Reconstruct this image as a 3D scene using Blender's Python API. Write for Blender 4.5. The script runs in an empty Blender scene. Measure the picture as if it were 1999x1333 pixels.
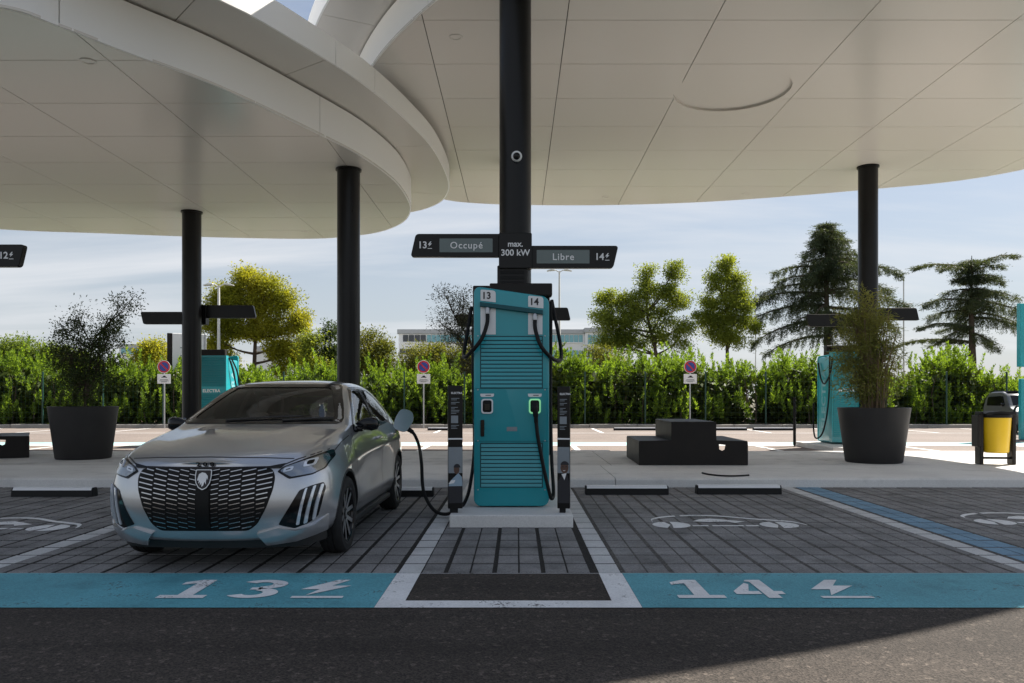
import bpy, bmesh, math, random
import numpy as np
from mathutils import Vector, Matrix, Quaternion
from mathutils.bvhtree import BVHTree
from mathutils.geometry import delaunay_2d_cdt

sc = bpy.context.scene
COL = sc.collection
R = math.radians
random.seed(7)
rng = np.random.default_rng(11)

# ------------------------------------------------------------------ camera, sky, sun, exposure
F_PX, VPX, HOR, CAM_H = 1555.0, 1009.0, 775.0, 1.28        # 28 mm lens, eye 1.28 m above the asphalt
cam_d = bpy.data.cameras.new('camera')
cam_d.sensor_width = 36.0
cam_d.lens = 36.0 * F_PX / 1999.0
cam_d.shift_x = -(VPX - 999.5) / 1999.0
cam_d.shift_y = (HOR - 666.5) / 1999.0
cam_d.clip_start, cam_d.clip_end = 0.05, 3000.0
cam = bpy.data.objects.new('camera', cam_d)
cam.location = (0, 0, CAM_H)
cam.rotation_euler = (R(90), 0, 0)
COL.objects.link(cam)
sc.camera = cam

SUN = Vector((5.2, 3.9, 6.85)).normalized()
world = bpy.data.worlds.new('World')
sc.world = world
world.use_nodes = True
def build_world():
    nt = world.node_tree
    nt.nodes.clear()
    N = lambda t, **k: (lambda n: ([setattr(n, a, b) for a, b in k.items()], n)[1])(nt.nodes.new(t))
    L = nt.links.new
    sky = N('ShaderNodeTexSky', sky_type='NISHITA', sun_disc=False)
    sky.sun_elevation = math.asin(SUN.z)
    sky.sun_rotation = math.atan2(SUN.x, SUN.y)
    sky.air_density, sky.dust_density, sky.ozone_density, sky.altitude = 1.0, 0.9, 1.6, 20
    tc = N('ShaderNodeTexCoord')
    sep = N('ShaderNodeSeparateXYZ'); L(tc.outputs['Generated'], sep.inputs[0])
    # a cloud layer at constant height: direction / (z + eps)
    zc = N('ShaderNodeMath', operation='MAXIMUM'); L(sep.outputs[2], zc.inputs[0]); zc.inputs[1].default_value = 0.0
    za = N('ShaderNodeMath', operation='ADD'); L(zc.outputs[0], za.inputs[0]); za.inputs[1].default_value = 0.14
    dv = N('ShaderNodeVectorMath', operation='DIVIDE'); L(tc.outputs['Generated'], dv.inputs[0])
    cb = N('ShaderNodeCombineXYZ'); [L(za.outputs[0], cb.inputs[i]) for i in range(3)]
    L(cb.outputs[0], dv.inputs[1])
    mp = N('ShaderNodeMapping'); L(dv.outputs[0], mp.inputs[0])
    mp.inputs['Location'].default_value = (3.7, 1.15, 0)
    mp.inputs['Rotation'].default_value = (0, 0, R(-28))
    mp.inputs['Scale'].default_value = (0.34, 1.15, 0.3)
    n1 = N('ShaderNodeTexNoise'); L(mp.outputs[0], n1.inputs['Vector'])
    n1.inputs['Scale'].default_value = 1.15; n1.inputs['Detail'].default_value = 7
    n1.inputs['Roughness'].default_value = 0.56; n1.inputs['Distortion'].default_value = 0.35
    rp = N('ShaderNodeValToRGB'); L(n1.outputs[0], rp.inputs[0])
    rp.color_ramp.elements[0].position = 0.42; rp.color_ramp.elements[1].position = 0.68
    # thin high haze towards the horizon
    hz = N('ShaderNodeMapRange'); L(sep.outputs[2], hz.inputs[0])
    hz.inputs[1].default_value, hz.inputs[2].default_value = 0.0, 0.45
    hz.inputs[3].default_value, hz.inputs[4].default_value = 0.82, 0.22
    m1 = N('ShaderNodeMix', data_type='RGBA')
    L(hz.outputs[0], m1.inputs[0]); L(sky.outputs[0], m1.inputs[6]); m1.inputs[7].default_value = (5.0, 5.3, 5.75, 1)
    mx = N('ShaderNodeMath', operation='MULTIPLY'); L(rp.outputs[0], mx.inputs[0]); mx.inputs[1].default_value = 0.72
    mix = N('ShaderNodeMix', data_type='RGBA')
    L(mx.outputs[0], mix.inputs[0]); L(m1.outputs[2], mix.inputs[6])
    mix.inputs[7].default_value = (7.2, 7.3, 7.55, 1)
    bg = N('ShaderNodeBackground'); L(mix.outputs[2], bg.inputs[0]); bg.inputs[1].default_value = 0.056
    out = N('ShaderNodeOutputWorld'); L(bg.outputs[0], out.inputs[0])
build_world()

sun_d = bpy.data.lights.new('sun', 'SUN')
sun_d.energy, sun_d.angle, sun_d.color = 5.0, R(0.53), (1.0, 0.94, 0.85)
sun = bpy.data.objects.new('sun', sun_d)
sun.rotation_mode = 'QUATERNION'
sun.rotation_quaternion = (-SUN).to_track_quat('-Z', 'Y')
sun.location = (20, 15, 30)
COL.objects.link(sun)

sc.view_settings.view_transform = 'Standard'
sc.view_settings.look = 'None'
sc.view_settings.gamma = 1.0
sc.view_settings.use_curve_mapping = False
sc.view_settings.exposure = 1.1
sc.cycles.max_bounces = 8
sc.cycles.diffuse_bounces = 4
sc.cycles.glossy_bounces = 3
sc.cycles.transmission_bounces = 4
sc.cycles.transparent_max_bounces = 8
sc.cycles.use_denoising = True

# ------------------------------------------------------------------ object helpers
def link(o, parent=None):
    COL.objects.link(o)
    if parent is not None:
        o.parent = parent
    return o

def tag(o, label=None, cat=None, group=None, kind=None):
    if label: o['label'] = label
    if cat: o['category'] = cat
    if group: o['group'] = group
    if kind: o['kind'] = kind
    return o

def thing(name, label, cat, loc=(0, 0, 0), rz=0.0, group=None):
    o = bpy.data.objects.new(name, None)
    o.empty_display_size = 0.2
    o.location = loc
    o.rotation_euler = (0, 0, rz)
    COL.objects.link(o)
    return tag(o, label, cat, group)

def kids(o):
    return [c for c in o.children]

def dup(root, loc, rz=None, label=None, group=None):
    """A copy of a thing with its parts and sub-parts; meshes are shared."""
    r = root.copy(); COL.objects.link(r)
    r.location = loc
    if rz is not None: r.rotation_euler = (0, 0, rz)
    if label: r['label'] = label
    if group: r['group'] = group
    for ch in list(root.children):
        c = ch.copy(); COL.objects.link(c); c.parent = r
        for g in list(ch.children):
            d = g.copy(); COL.objects.link(d); d.parent = c
    return r

class MB:
    """Collects shapes and links them as ONE mesh object."""
    def __init__(s):
        s.v, s.f, s.m = [], [], []
        s.cur = 0
    def add(s, vs, fs, M=None):
        o = len(s.v)
        if M is not None: vs = [M @ Vector(v) for v in vs]
        s.v += [tuple(v) for v in vs]
        s.f += [tuple(i + o for i in f) for f in fs]
        s.m += [s.cur] * len(fs)
        return s
    def box(s, c, d, b=0.0, M=None, seg=1):
        x, y, z = d[0] / 2, d[1] / 2, d[2] / 2
        bm = bmesh.new()
        bmesh.ops.create_cube(bm, size=1.0)
        for v in bm.verts:
            v.co = Vector((v.co.x * d[0] + c[0], v.co.y * d[1] + c[1], v.co.z * d[2] + c[2]))
        if b > 0:
            bmesh.ops.bevel(bm, geom=bm.edges[:], offset=b, segments=seg, profile=0.5, affect='EDGES')
        return s.bm(bm, M)
    def box2(s, a, b, bev=0.0, M=None, seg=1):
        c = [(a[i] + b[i]) / 2 for i in range(3)]
        return s.box(c, [abs(b[i] - a[i]) for i in range(3)], bev, M, seg)
    def bm(s, bm, M=None):
        bm.verts.index_update()
        vs = [v.co.copy() for v in bm.verts]
        fs = [[v.index for v in f.verts] for f in bm.faces]
        bm.free()
        return s.add(vs, fs, M)
    def prism(s, poly, a, b, axis='y', bev=0.0, M=None, seg=1):
        """poly: 2D outline; extruded from a to b along axis. y: poly=(x,z); z: poly=(x,y); x: poly=(y,z)."""
        def P(p, t):
            return {'y': (p[0], t, p[1]), 'z': (p[0], p[1], t), 'x': (t, p[0], p[1])}[axis]
        bm = bmesh.new()
        va = [bm.verts.new(P(p, a)) for p in poly]
        vb = [bm.verts.new(P(p, b)) for p in poly]
        n = len(poly)
        fa = bm.faces.new(va); fb = bm.faces.new(vb[::-1])
        for i in range(n):
            bm.faces.new((va[i], vb[i], vb[(i + 1) % n], va[(i + 1) % n]))
        bmesh.ops.recalc_face_normals(bm, faces=bm.faces[:])
        if bev > 0:
            es = [e for e in bm.edges if (fa in e.link_faces) or (fb in e.link_faces)]
            bmesh.ops.bevel(bm, geom=es, offset=bev, segments=seg, profile=0.5, affect='EDGES')
        return s.bm(bm, M)
    def sheet(s, poly, z, M=None):
        return s.add([(p[0], p[1], z) for p in poly], [tuple(range(len(poly)))], M)
    def tube(s, pts, rad, n=8, closed=False, caps=True):
        pts = [Vector(p) for p in pts]
        m = len(pts)
        rads = rad if hasattr(rad, '__len__') else [rad] * m
        vs, fs = [], []
        up = None
        for i, p in enumerate(pts):
            t = (pts[min(i + 1, m - 1)] - pts[max(i - 1, 0)])
            t = t.normalized() if t.length > 1e-9 else Vector((0, 0, 1))
            if up is None:
                up = Vector((0, 0, 1)) if abs(t.z) < 0.9 else Vector((1, 0, 0))
            u = (up - t * up.dot(t))
            if u.length < 1e-6: u = t.orthogonal()
            u.normalize(); up = u
            w = t.cross(u)
            for k in range(n):
                a = 2 * math.pi * k / n
                vs.append(p + (u * math.cos(a) + w * math.sin(a)) * rads[i])
        for i in range(m - 1):
            for k in range(n):
                k2 = (k + 1) % n
                fs.append((i * n + k, i * n + k2, (i + 1) * n + k2, (i + 1) * n + k))
        if caps:
            fs.append(tuple(range(n - 1, -1, -1)))
            fs.append(tuple((m - 1) * n + k for k in range(n)))
        return s.add(vs, fs)
    def lathe(s, prof, n=32, c=(0, 0, 0), axis='z', M=None, closed=False):
        """prof: (r, t) points along the axis."""
        vs, fs = [], []
        for r, t in prof:
            for k in range(n):
                a = 2 * math.pi * k / n
                x, y = r * math.cos(a), r * math.sin(a)
                p = {'z': (x, y, t), 'y': (x, t, y), 'x': (t, x, y)}[axis]
                vs.append((p[0] + c[0], p[1] + c[1], p[2] + c[2]))
        m = len(prof)
        for i in range(m - 1 if not closed else m):
            j = (i + 1) % m
            for k in range(n):
                k2 = (k + 1) % n
                f = (i * n + k, i * n + k2, j * n + k2, j * n + k)
                fs.append(f if axis != 'y' else f[::-1])
        if not closed:
            if prof[0][0] > 1e-5: fs.append(tuple(range(n - 1, -1, -1)) if axis != 'y' else tuple(range(n)))
            if prof[-1][0] > 1e-5:
                e = tuple((m - 1) * n + k for k in range(n)); fs.append(e if axis != 'y' else e[::-1])
        return s.add(vs, fs, M)
    def mesh(s, name, mat, smooth=False, ang=0.62):
        me = bpy.data.meshes.new(name)
        me.from_pydata(s.v, [], s.f)
        mats = mat if isinstance(mat, (list, tuple)) else [mat]
        for m in mats: me.materials.append(m)
        if len(mats) > 1: me.polygons.foreach_set('material_index', s.m)
        if smooth:
            me.shade_smooth(); me.set_sharp_from_angle(angle=ang)
        me.update()
        return me
    def build(s, name, mat, parent=None, smooth=False, ang=0.62, loc=None):
        o = bpy.data.objects.new(name, s.mesh(name, mat, smooth, ang))
        if loc is not None: o.location = loc
        return link(o, parent)

def catmull(pts, n=8, closed=False):
    P = [Vector(p) for p in pts]; out = []; m = len(P)
    rngi = range(m if closed else m - 1)
    for i in rngi:
        if closed: p0, p1, p2, p3 = P[(i - 1) % m], P[i], P[(i + 1) % m], P[(i + 2) % m]
        else: p0, p1, p2, p3 = P[max(i - 1, 0)], P[i], P[i + 1], P[min(i + 2, m - 1)]
        for k in range(n):
            t = k / n
            out.append(0.5 * ((2 * p1) + (p2 - p0) * t + (2 * p0 - 5 * p1 + 4 * p2 - p3) * t * t + (3 * p1 - p0 - 3 * p2 + p3) * t ** 3))
    if not closed: out.append(P[-1])
    return out

def rrect(x0, y0, x1, y1, r, n=5):
    rs = r if hasattr(r, '__len__') else (r,) * 4          # bl, br, tr, tl
    out = []
    for (cx, cy, a0, rr) in ((x0 + rs[0], y0 + rs[0], 180, rs[0]), (x1 - rs[1], y0 + rs[1], 270, rs[1]),
                             (x1 - rs[2], y1 - rs[2], 0, rs[2]), (x0 + rs[3], y1 - rs[3], 90, rs[3])):
        for k in range(n + 1):
            a = R(a0 + 90 * k / n)
            out.append((cx + rr * math.cos(a), cy + rr * math.sin(a)))
    return out

def round_poly(poly, r, n=4):
    out = []; m = len(poly)
    for i in range(m):
        p, a, b = Vector(poly[i]), Vector(poly[i - 1]), Vector(poly[(i + 1) % m])
        rr = r[i] if hasattr(r, '__len__') else r
        d1, d2 = (a - p), (b - p)
        k = min(rr, d1.length * .45, d2.length * .45)
        s, e = p + d1.normalized() * k, p + d2.normalized() * k
        for j in range(n + 1):
            t = j / n
            out.append(tuple((1 - t) ** 2 * s + 2 * t * (1 - t) * p + t * t * e))
    return out

def text_mesh(body, size, bold=0.0, align='CENTER', ext=0.0, shear=0.0, spacing=1.0):
    c = bpy.data.curves.new('lettering', 'FONT')
    c.body, c.size, c.align_x, c.align_y = body, size, align, 'CENTER'
    c.offset, c.extrude, c.shear, c.resolution_u = bold, ext, shear, 3
    c.space_character = spacing
    o = bpy.data.objects.new('lettering', c)
    COL.objects.link(o)
    dg = bpy.context.evaluated_depsgraph_get()
    me = bpy.data.meshes.new_from_object(o.evaluated_get(dg))
    bpy.data.objects.remove(o); bpy.data.curves.remove(c)
    return me

def lettering(body, size, M, mat, parent=None, bold=0.0, align='CENTER', name='lettering', ext=0.0015, spacing=1.0, label=None):
    me = text_mesh(body, size, bold, align, ext, 0, spacing)
    me.transform(M)
    me.materials.clear(); me.materials.append(mat)
    me.name = name
    o = bpy.data.objects.new(name, me)
    if label: o['label'] = label
    return link(o, parent)

def face_cam(x, y, z, rz=0.0):
    """Text plane standing upright, read from -Y, at x,y,z."""
    return Matrix.Translation((x, y, z)) @ Matrix.Rotation(rz, 4, 'Z') @ Matrix.Rotation(R(90), 4, 'X')

def evaluated_copy(o, name):
    dg = bpy.context.evaluated_depsgraph_get(); dg.update()
    return bpy.data.meshes.new_from_object(o.evaluated_get(dg))

# ------------------------------------------------------------------ materials
def mat_new(name):
    m = bpy.data.materials.new(name); m.use_nodes = True
    nt = m.node_tree
    return m, nt, nt.nodes['Principled BSDF']

def setp(b, **k):
    for a, v in k.items():
        b.inputs[a.replace('_', ' ')].default_value = v

def plain(name, col, rough=0.5, metal=0.0, spec=0.5, coat=0.0, var=0.06, scale=6.0, bump=0.0, bscale=200.0, emit=None, es=0.0):
    """Principled with faint noise in colour and roughness, optional fine bump."""
    m, nt, b = mat_new(name)
    L = nt.links.new
    tc = nt.nodes.new('ShaderNodeNewGeometry')
    n = nt.nodes.new('ShaderNodeTexNoise'); n.inputs['Scale'].default_value = scale; n.inputs['Detail'].default_value = 5
    L(tc.outputs['Position'], n.inputs['Vector'])
    rp = nt.nodes.new('ShaderNodeMapRange'); L(n.outputs[0], rp.inputs[0])
    rp.inputs[1].default_value, rp.inputs[2].default_value = 0.3, 0.7
    rp.inputs[3].default_value, rp.inputs[4].default_value = 1 - var, 1 + var
    mx = nt.nodes.new('ShaderNodeVectorMath'); mx.operation = 'SCALE'
    mx.inputs[0].default_value = col[:3]
    L(rp.outputs[0], mx.inputs['Scale'])
    L(mx.outputs[0], b.inputs['Base Color'])
    setp(b, Roughness=rough, Metallic=metal, Specular_IOR_Level=spec, Coat_Weight=coat, Coat_Roughness=0.03)
    r2 = nt.nodes.new('ShaderNodeMapRange'); L(n.outputs[0], r2.inputs[0])
    dr = 0.06 if var > 0 else 0.0
    r2.inputs[3].default_value, r2.inputs[4].default_value = max(0, rough - dr), min(1, rough + dr)
    L(r2.outputs[0], b.inputs['Roughness'])
    if bump > 0:
        n2 = nt.nodes.new('ShaderNodeTexNoise'); n2.inputs['Scale'].default_value = bscale; n2.inputs['Detail'].default_value = 3
        L(tc.outputs['Position'], n2.inputs['Vector'])
        bp = nt.nodes.new('ShaderNodeBump'); bp.inputs['Strength'].default_value = bump; bp.inputs['Distance'].default_value = 0.004
        L(n2.outputs[0], bp.inputs['Height']); L(bp.outputs[0], b.inputs['Normal'])
    if emit:
        b.inputs['Emission Color'].default_value = (*emit, 1); b.inputs['Emission Strength'].default_value = es
    return m

def ground_mat(name, base, speck_lo, speck_hi, speck_scale=140.0, patch=0.18, patch_scale=0.9, rough=0.85, bump=0.6, stain=0.0, spec=0.3, wear=0.0, streak=0.0, spots=0.0):
    """Asphalt/concrete: aggregate specks, soft patches, optional dark stains, bump."""
    m, nt, b = mat_new(name); L = nt.links.new
    g = nt.nodes.new('ShaderNodeNewGeometry')
    v = nt.nodes.new('ShaderNodeTexVoronoi'); v.inputs['Scale'].default_value = speck_scale
    L(g.outputs['Position'], v.inputs['Vector'])
    sp = nt.nodes.new('ShaderNodeSeparateColor'); L(v.outputs['Color'], sp.inputs[0])
    r1 = nt.nodes.new('ShaderNodeMapRange'); L(sp.outputs[0], r1.inputs[0])
    r1.inputs[3].default_value, r1.inputs[4].default_value = speck_lo, speck_hi
    n = nt.nodes.new('ShaderNodeTexNoise'); n.inputs['Scale'].default_value = patch_scale; n.inputs['Detail'].default_value = 8
    n.inputs['Roughness'].default_value = 0.62
    L(g.outputs['Position'], n.inputs['Vector'])
    r2 = nt.nodes.new('ShaderNodeMapRange'); L(n.outputs[0], r2.inputs[0])
    r2.inputs[1].default_value, r2.inputs[2].default_value = 0.3, 0.7
    r2.inputs[3].default_value, r2.inputs[4].default_value = 1 - patch, 1 + patch
    mu = nt.nodes.new('ShaderNodeMath'); mu.operation = 'MULTIPLY'; L(r1.outputs[0], mu.inputs[0]); L(r2.outputs[0], mu.inputs[1])
    cur = mu.outputs[0]
    if stain > 0:
        n3 = nt.nodes.new('ShaderNodeTexNoise'); n3.inputs['Scale'].default_value = 2.3; n3.inputs['Detail'].default_value = 6
        L(g.outputs['Position'], n3.inputs['Vector'])
        r3 = nt.nodes.new('ShaderNodeMapRange'); L(n3.outputs[0], r3.inputs[0])
        r3.inputs[1].default_value, r3.inputs[2].default_value = 0.56, 0.72
        r3.inputs[3].default_value, r3.inputs[4].default_value = 1.0, 1 - stain
        m3 = nt.nodes.new('ShaderNodeMath'); m3.operation = 'MULTIPLY'; L(cur, m3.inputs[0]); L(r3.outputs[0], m3.inputs[1]); cur = m3.outputs[0]
    def times(sock):
        q = nt.nodes.new('ShaderNodeMath'); q.operation = 'MULTIPLY'; L(cur, q.inputs[0]); L(sock, q.inputs[1]); return q.outputs[0]
    def ramp(sock, a, c, lo, hi):
        q = nt.nodes.new('ShaderNodeMapRange'); q.interpolation_type = 'SMOOTHSTEP'; L(sock, q.inputs[0])
        for i_, v_ in zip((1, 2, 3, 4), (a, c, lo, hi)): q.inputs[i_].default_value = v_
        return q.outputs[0]
    if streak > 0:                                   # tyre tracks running along the lane
        mp = nt.nodes.new('ShaderNodeMapping'); mp.inputs['Scale'].default_value = (0.10, 2.3, 1); L(g.outputs['Position'], mp.inputs[0])
        n4 = nt.nodes.new('ShaderNodeTexNoise'); n4.inputs['Scale'].default_value = 1.0; n4.inputs['Detail'].default_value = 5; L(mp.outputs[0], n4.inputs['Vector'])
        cur = times(ramp(n4.outputs[0], .38, .66, 1 + streak * .5, 1 - streak))
        v5 = nt.nodes.new('ShaderNodeTexVoronoi'); v5.inputs['Scale'].default_value = 38; L(g.outputs['Position'], v5.inputs['Vector'])
        s5 = nt.nodes.new('ShaderNodeSeparateColor'); L(v5.outputs['Color'], s5.inputs[0])
        cur = times(ramp(s5.outputs[1], .90, .97, 1.0, 1.9))      # scattered pale stones
    if spots > 0:
        v6 = nt.nodes.new('ShaderNodeTexVoronoi'); v6.inputs['Scale'].default_value = 1.15; v6.inputs['Randomness'].default_value = 1; L(g.outputs['Position'], v6.inputs['Vector'])
        n6 = nt.nodes.new('ShaderNodeTexNoise'); n6.inputs['Scale'].default_value = 9; L(g.outputs['Position'], n6.inputs['Vector'])
        a6 = nt.nodes.new('ShaderNodeMath'); a6.operation = 'MULTIPLY_ADD'; L(n6.outputs[0], a6.inputs[0]); a6.inputs[1].default_value = .12; L(v6.outputs['Distance'], a6.inputs[2])
        cur = times(ramp(a6.outputs[0], .10, .20, 1 - spots, 1.0))
    s = nt.nodes.new('ShaderNodeVectorMath'); s.operation = 'SCALE'; s.inputs[0].default_value = base
    L(cur, s.inputs['Scale']); colour = s.outputs[0]
    if wear > 0:                                     # paint rubbed through to the dark stone
        n7 = nt.nodes.new('ShaderNodeTexNoise'); n7.inputs['Scale'].default_value = 3.2; n7.inputs['Detail'].default_value = 9; n7.inputs['Roughness'].default_value = .72
        L(g.outputs['Position'], n7.inputs['Vector'])
        v7 = nt.nodes.new('ShaderNodeTexVoronoi'); v7.inputs['Scale'].default_value = 75; L(g.outputs['Position'], v7.inputs['Vector'])
        s7 = nt.nodes.new('ShaderNodeSeparateColor'); L(v7.outputs['Color'], s7.inputs[0])
        a7 = nt.nodes.new('ShaderNodeMath'); a7.operation = 'MULTIPLY_ADD'; L(s7.outputs[2], a7.inputs[0]); a7.inputs[1].default_value = .22; L(n7.outputs[0], a7.inputs[2])
        mw = nt.nodes.new('ShaderNodeMix'); mw.data_type = 'RGBA'
        L(ramp(a7.outputs[0], .80 - wear * .18, .88 - wear * .12, 0, .85), mw.inputs[0]); L(colour, mw.inputs[6]); mw.inputs[7].default_value = (.055, .05, .046, 1)
        colour = mw.outputs[2]
    L(colour, b.inputs['Base Color'])
    bp = nt.nodes.new('ShaderNodeBump'); bp.inputs['Strength'].default_value = bump; bp.inputs['Distance'].default_value = 0.003
    L(v.outputs['Distance'], bp.inputs['Height']); L(bp.outputs[0], b.inputs['Normal'])
    setp(b, Roughness=rough, Specular_IOR_Level=spec)
    return m

def leaf_mat(name, c1, c2, trans=0.45, scale=1.2, rough=0.5):
    m, nt, b = mat_new(name); L = nt.links.new
    g = nt.nodes.new('ShaderNodeNewGeometry')
    n = nt.nodes.new('ShaderNodeTexNoise'); n.inputs['Scale'].default_value = scale; n.inputs['Detail'].default_value = 4
    L(g.outputs['Position'], n.inputs['Vector'])
    w = nt.nodes.new('ShaderNodeMapRange'); L(n.outputs[0], w.inputs[0])
    w.inputs[1].default_value, w.inputs[2].default_value = 0.34, 0.66
    rnd = nt.nodes.new('ShaderNodeMath'); rnd.operation = 'MULTIPLY_ADD'
    L(g.outputs['Random Per Island'], rnd.inputs[0]); rnd.inputs[1].default_value = 0.45
    sub = nt.nodes.new('ShaderNodeMath'); sub.operation = 'MULTIPLY_ADD'; L(w.outputs[0], sub.inputs[0]); sub.inputs[1].default_value = 0.75; sub.inputs[2].default_value = -0.10
    L(sub.outputs[0], rnd.inputs[2])
    mx = nt.nodes.new('ShaderNodeMix'); mx.data_type = 'RGBA'
    cl = nt.nodes.new('ShaderNodeClamp'); L(rnd.outputs[0], cl.inputs[0]); L(cl.outputs[0], mx.inputs[0])
    mx.inputs[6].default_value = (*c1, 1); mx.inputs[7].default_value = (*c2, 1)
    L(mx.outputs[2], b.inputs['Base Color'])
    setp(b, Roughness=rough, Specular_IOR_Level=0.15)
    tr = nt.nodes.new('ShaderNodeBsdfTranslucent')
    tcol = nt.nodes.new('ShaderNodeMix'); tcol.data_type = 'RGBA'; tcol.blend_type = 'MULTIPLY'; tcol.inputs[0].default_value = 1.0
    L(mx.outputs[2], tcol.inputs[6]); tcol.inputs[7].default_value = (1.5, 1.4, 0.55, 1)
    L(tcol.outputs[2], tr.inputs[0])
    ms = nt.nodes.new('ShaderNodeMixShader'); ms.inputs[0].default_value = trans
    L(b.outputs[0], ms.inputs[1]); L(tr.outputs[0], ms.inputs[2])
    L(ms.outputs[0], nt.nodes['Material Output'].inputs[0])
    return m

def glass_mat(name, tint=(0.55, 0.6, 0.58), rough=0.01):
    m, nt, b = mat_new(name); L = nt.links.new
    nt.nodes.remove(b)
    t = nt.nodes.new('ShaderNodeBsdfTransparent'); t.inputs[0].default_value = (*tint, 1)
    g = nt.nodes.new('ShaderNodeBsdfGlossy'); g.inputs['Roughness'].default_value = rough; g.inputs[0].default_value = (1, 1, 1, 1)
    fr = nt.nodes.new('ShaderNodeFresnel'); fr.inputs[0].default_value = 1.45
    ms = nt.nodes.new('ShaderNodeMixShader')
    L(fr.outputs[0], ms.inputs[0]); L(t.outputs[0], ms.inputs[1]); L(g.outputs[0], ms.inputs[2])
    L(ms.outputs[0], nt.nodes['Material Output'].inputs[0])
    return m

M_ = {}
M_['asphalt'] = ground_mat('dark_asphalt', (0.050, 0.041, 0.034), 0.38, 1.45, 110, 0.20, 0.8, 0.9, 0.8, streak=0.20, spots=0.30)
M_['asphalt_far'] = ground_mat('pale_asphalt', (0.21, 0.175, 0.155), 0.75, 1.2, 60, 0.14, 0.5, 0.9, 0.4)
M_['bedding'] = ground_mat('joint_gravel', (0.022, 0.020, 0.018), 0.4, 1.6, 120, 0.2, 2, 0.95, 0.8)
M_['bedding_pale'] = ground_mat('sandy_joint_gravel', (0.095, 0.088, 0.080), 0.4, 1.6, 120, 0.35, 2, 0.95, 0.8)
M_['paver'] = ground_mat('grey_concrete_paver', (0.215, 0.21, 0.205), 0.72, 1.25, 130, 0.34, 1.7, 0.86, 0.45, 0.42)
M_['paver_white'] = ground_mat('white_paver', (0.56, 0.56, 0.55), 0.86, 1.1, 130, 0.10, 3, 0.8, 0.3, 0.18)
M_['paver_blue'] = ground_mat('blue_paver', (0.17, 0.30, 0.41), 0.85, 1.12, 130, 0.14, 3, 0.8, 0.3, 0.2)
M_['concrete'] = ground_mat('pale_concrete', (0.70, 0.69, 0.665), 0.92, 1.06, 120, 0.10, 0.7, 0.75, 0.2, 0.16)
M_['concrete_rough'] = ground_mat('brushed_concrete', (0.60, 0.59, 0.57), 0.86, 1.1, 150, 0.14, 0.9, 0.85, 0.3, 0.30)
M_['kerb'] = ground_mat('kerb_stone', (0.34, 0.32, 0.29), 0.8, 1.15, 90, 0.15, 2.0, 0.85, 0.3, 0.2)
M_['paint_teal'] = ground_mat('turquoise_road_paint', (0.105, 0.355, 0.415), 0.82, 1.12, 110, 0.16, 1.6, 0.7, 0.7, 0.22, wear=.38)
M_['paint_teal_far'] = ground_mat('worn_turquoise_paint', (0.34, 0.55, 0.54), 0.85, 1.1, 60, 0.2, 0.8, 0.8, 0.3)
M_['paint_white'] = ground_mat('white_road_paint', (0.78, 0.78, 0.77), 0.9, 1.06, 110, 0.10, 3, 0.7, 0.5, 0.15, wear=.42)
M_['soil'] = ground_mat('dry_soil', (0.16, 0.11, 0.07), 0.6, 1.3, 30, 0.3, 1.2, 0.95, 0.8)
M_['earth'] = ground_mat('far_ground', (0.13, 0.12, 0.08), 0.7, 1.2, 5, 0.3, 0.05, 0.95, 0.2)
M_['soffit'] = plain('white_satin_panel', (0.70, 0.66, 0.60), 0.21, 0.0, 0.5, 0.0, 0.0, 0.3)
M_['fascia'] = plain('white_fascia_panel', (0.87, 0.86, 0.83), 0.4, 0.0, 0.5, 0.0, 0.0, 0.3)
M_['core'] = plain('shadow_gap', (0.03, 0.03, 0.03), 0.8)
M_['black'] = plain('black_powder_coat', (0.0065, 0.0065, 0.0065), 0.30, 0.0, 0.25, 0.0, 0.15, 5)
M_['blackmatt'] = plain('black_matt', (0.009, 0.009, 0.009), 0.6, 0.0, 0.25, 0.0, 0.15, 8)
M_['rubber'] = plain('black_rubber', (0.007, 0.007, 0.007), 0.55, 0.0, 0.25, 0.0, 0.2, 30)
M_['tyre'] = plain('tyre_rubber', (0.02, 0.02, 0.02), 0.72, 0.0, 0.3, 0.0, 0.2, 20, 0.2, 300)
M_['teal'] = plain('teal_lacquer', (0.013, 0.30, 0.345), 0.33, 0.0, 0.5, 0.25, 0.05, 2)
M_['teal_dark'] = plain('teal_recess', (0.004, 0.075, 0.09), 0.5, 0.0, 0.4)
M_['white'] = plain('white_lacquer', (0.74, 0.75, 0.75), 0.4, 0.0, 0.5, 0.0, 0.03, 4)
M_['print_white'] = plain('white_print', (0.78, 0.78, 0.78), 0.5, 0.0, 0.4, 0.0, 0.02, 4)
M_['print_black'] = plain('black_print', (0.015, 0.015, 0.02), 0.5)
M_['screen'] = plain('display_glass', (0.10, 0.135, 0.13), 0.16, 0.0, 0.6, 0.0, 0.06, 3)
M_['steel'] = plain('galvanised_steel', (0.46, 0.47, 0.48), 0.4, 0.7, 0.5, 0.0, 0.08, 10)
M_['lampwhite'] = plain('pale_lamp_post', (0.72, 0.72, 0.70), 0.45)
M_['bronze'] = plain('dark_bronze_coat', (0.014, 0.0115, 0.010), 0.5, 0.0, 0.25, 0.0, 0.14, 3)
M_['planter'] = plain('anthracite_resin', (0.034, 0.0325, 0.032), 0.55, 0.0, 0.3, 0.0, 0.16, 2.5, 0.15, 120)
M_['yellow'] = plain('yellow_enamel', (0.78, 0.50, 0.012), 0.34, 0.0, 0.5, 0.0, 0.04, 3)
M_['bark'] = plain('bark', (0.085, 0.065, 0.05), 0.9, 0.0, 0.2, 0.0, 0.35, 5, 0.8, 25)
M_['stem'] = plain('pale_stem', (0.17, 0.12, 0.075), 0.8, 0.0, 0.2, 0.0, 0.3, 8)
M_['green_metal'] = plain('dark_green_metal', (0.008, 0.045, 0.032), 0.45)
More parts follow.
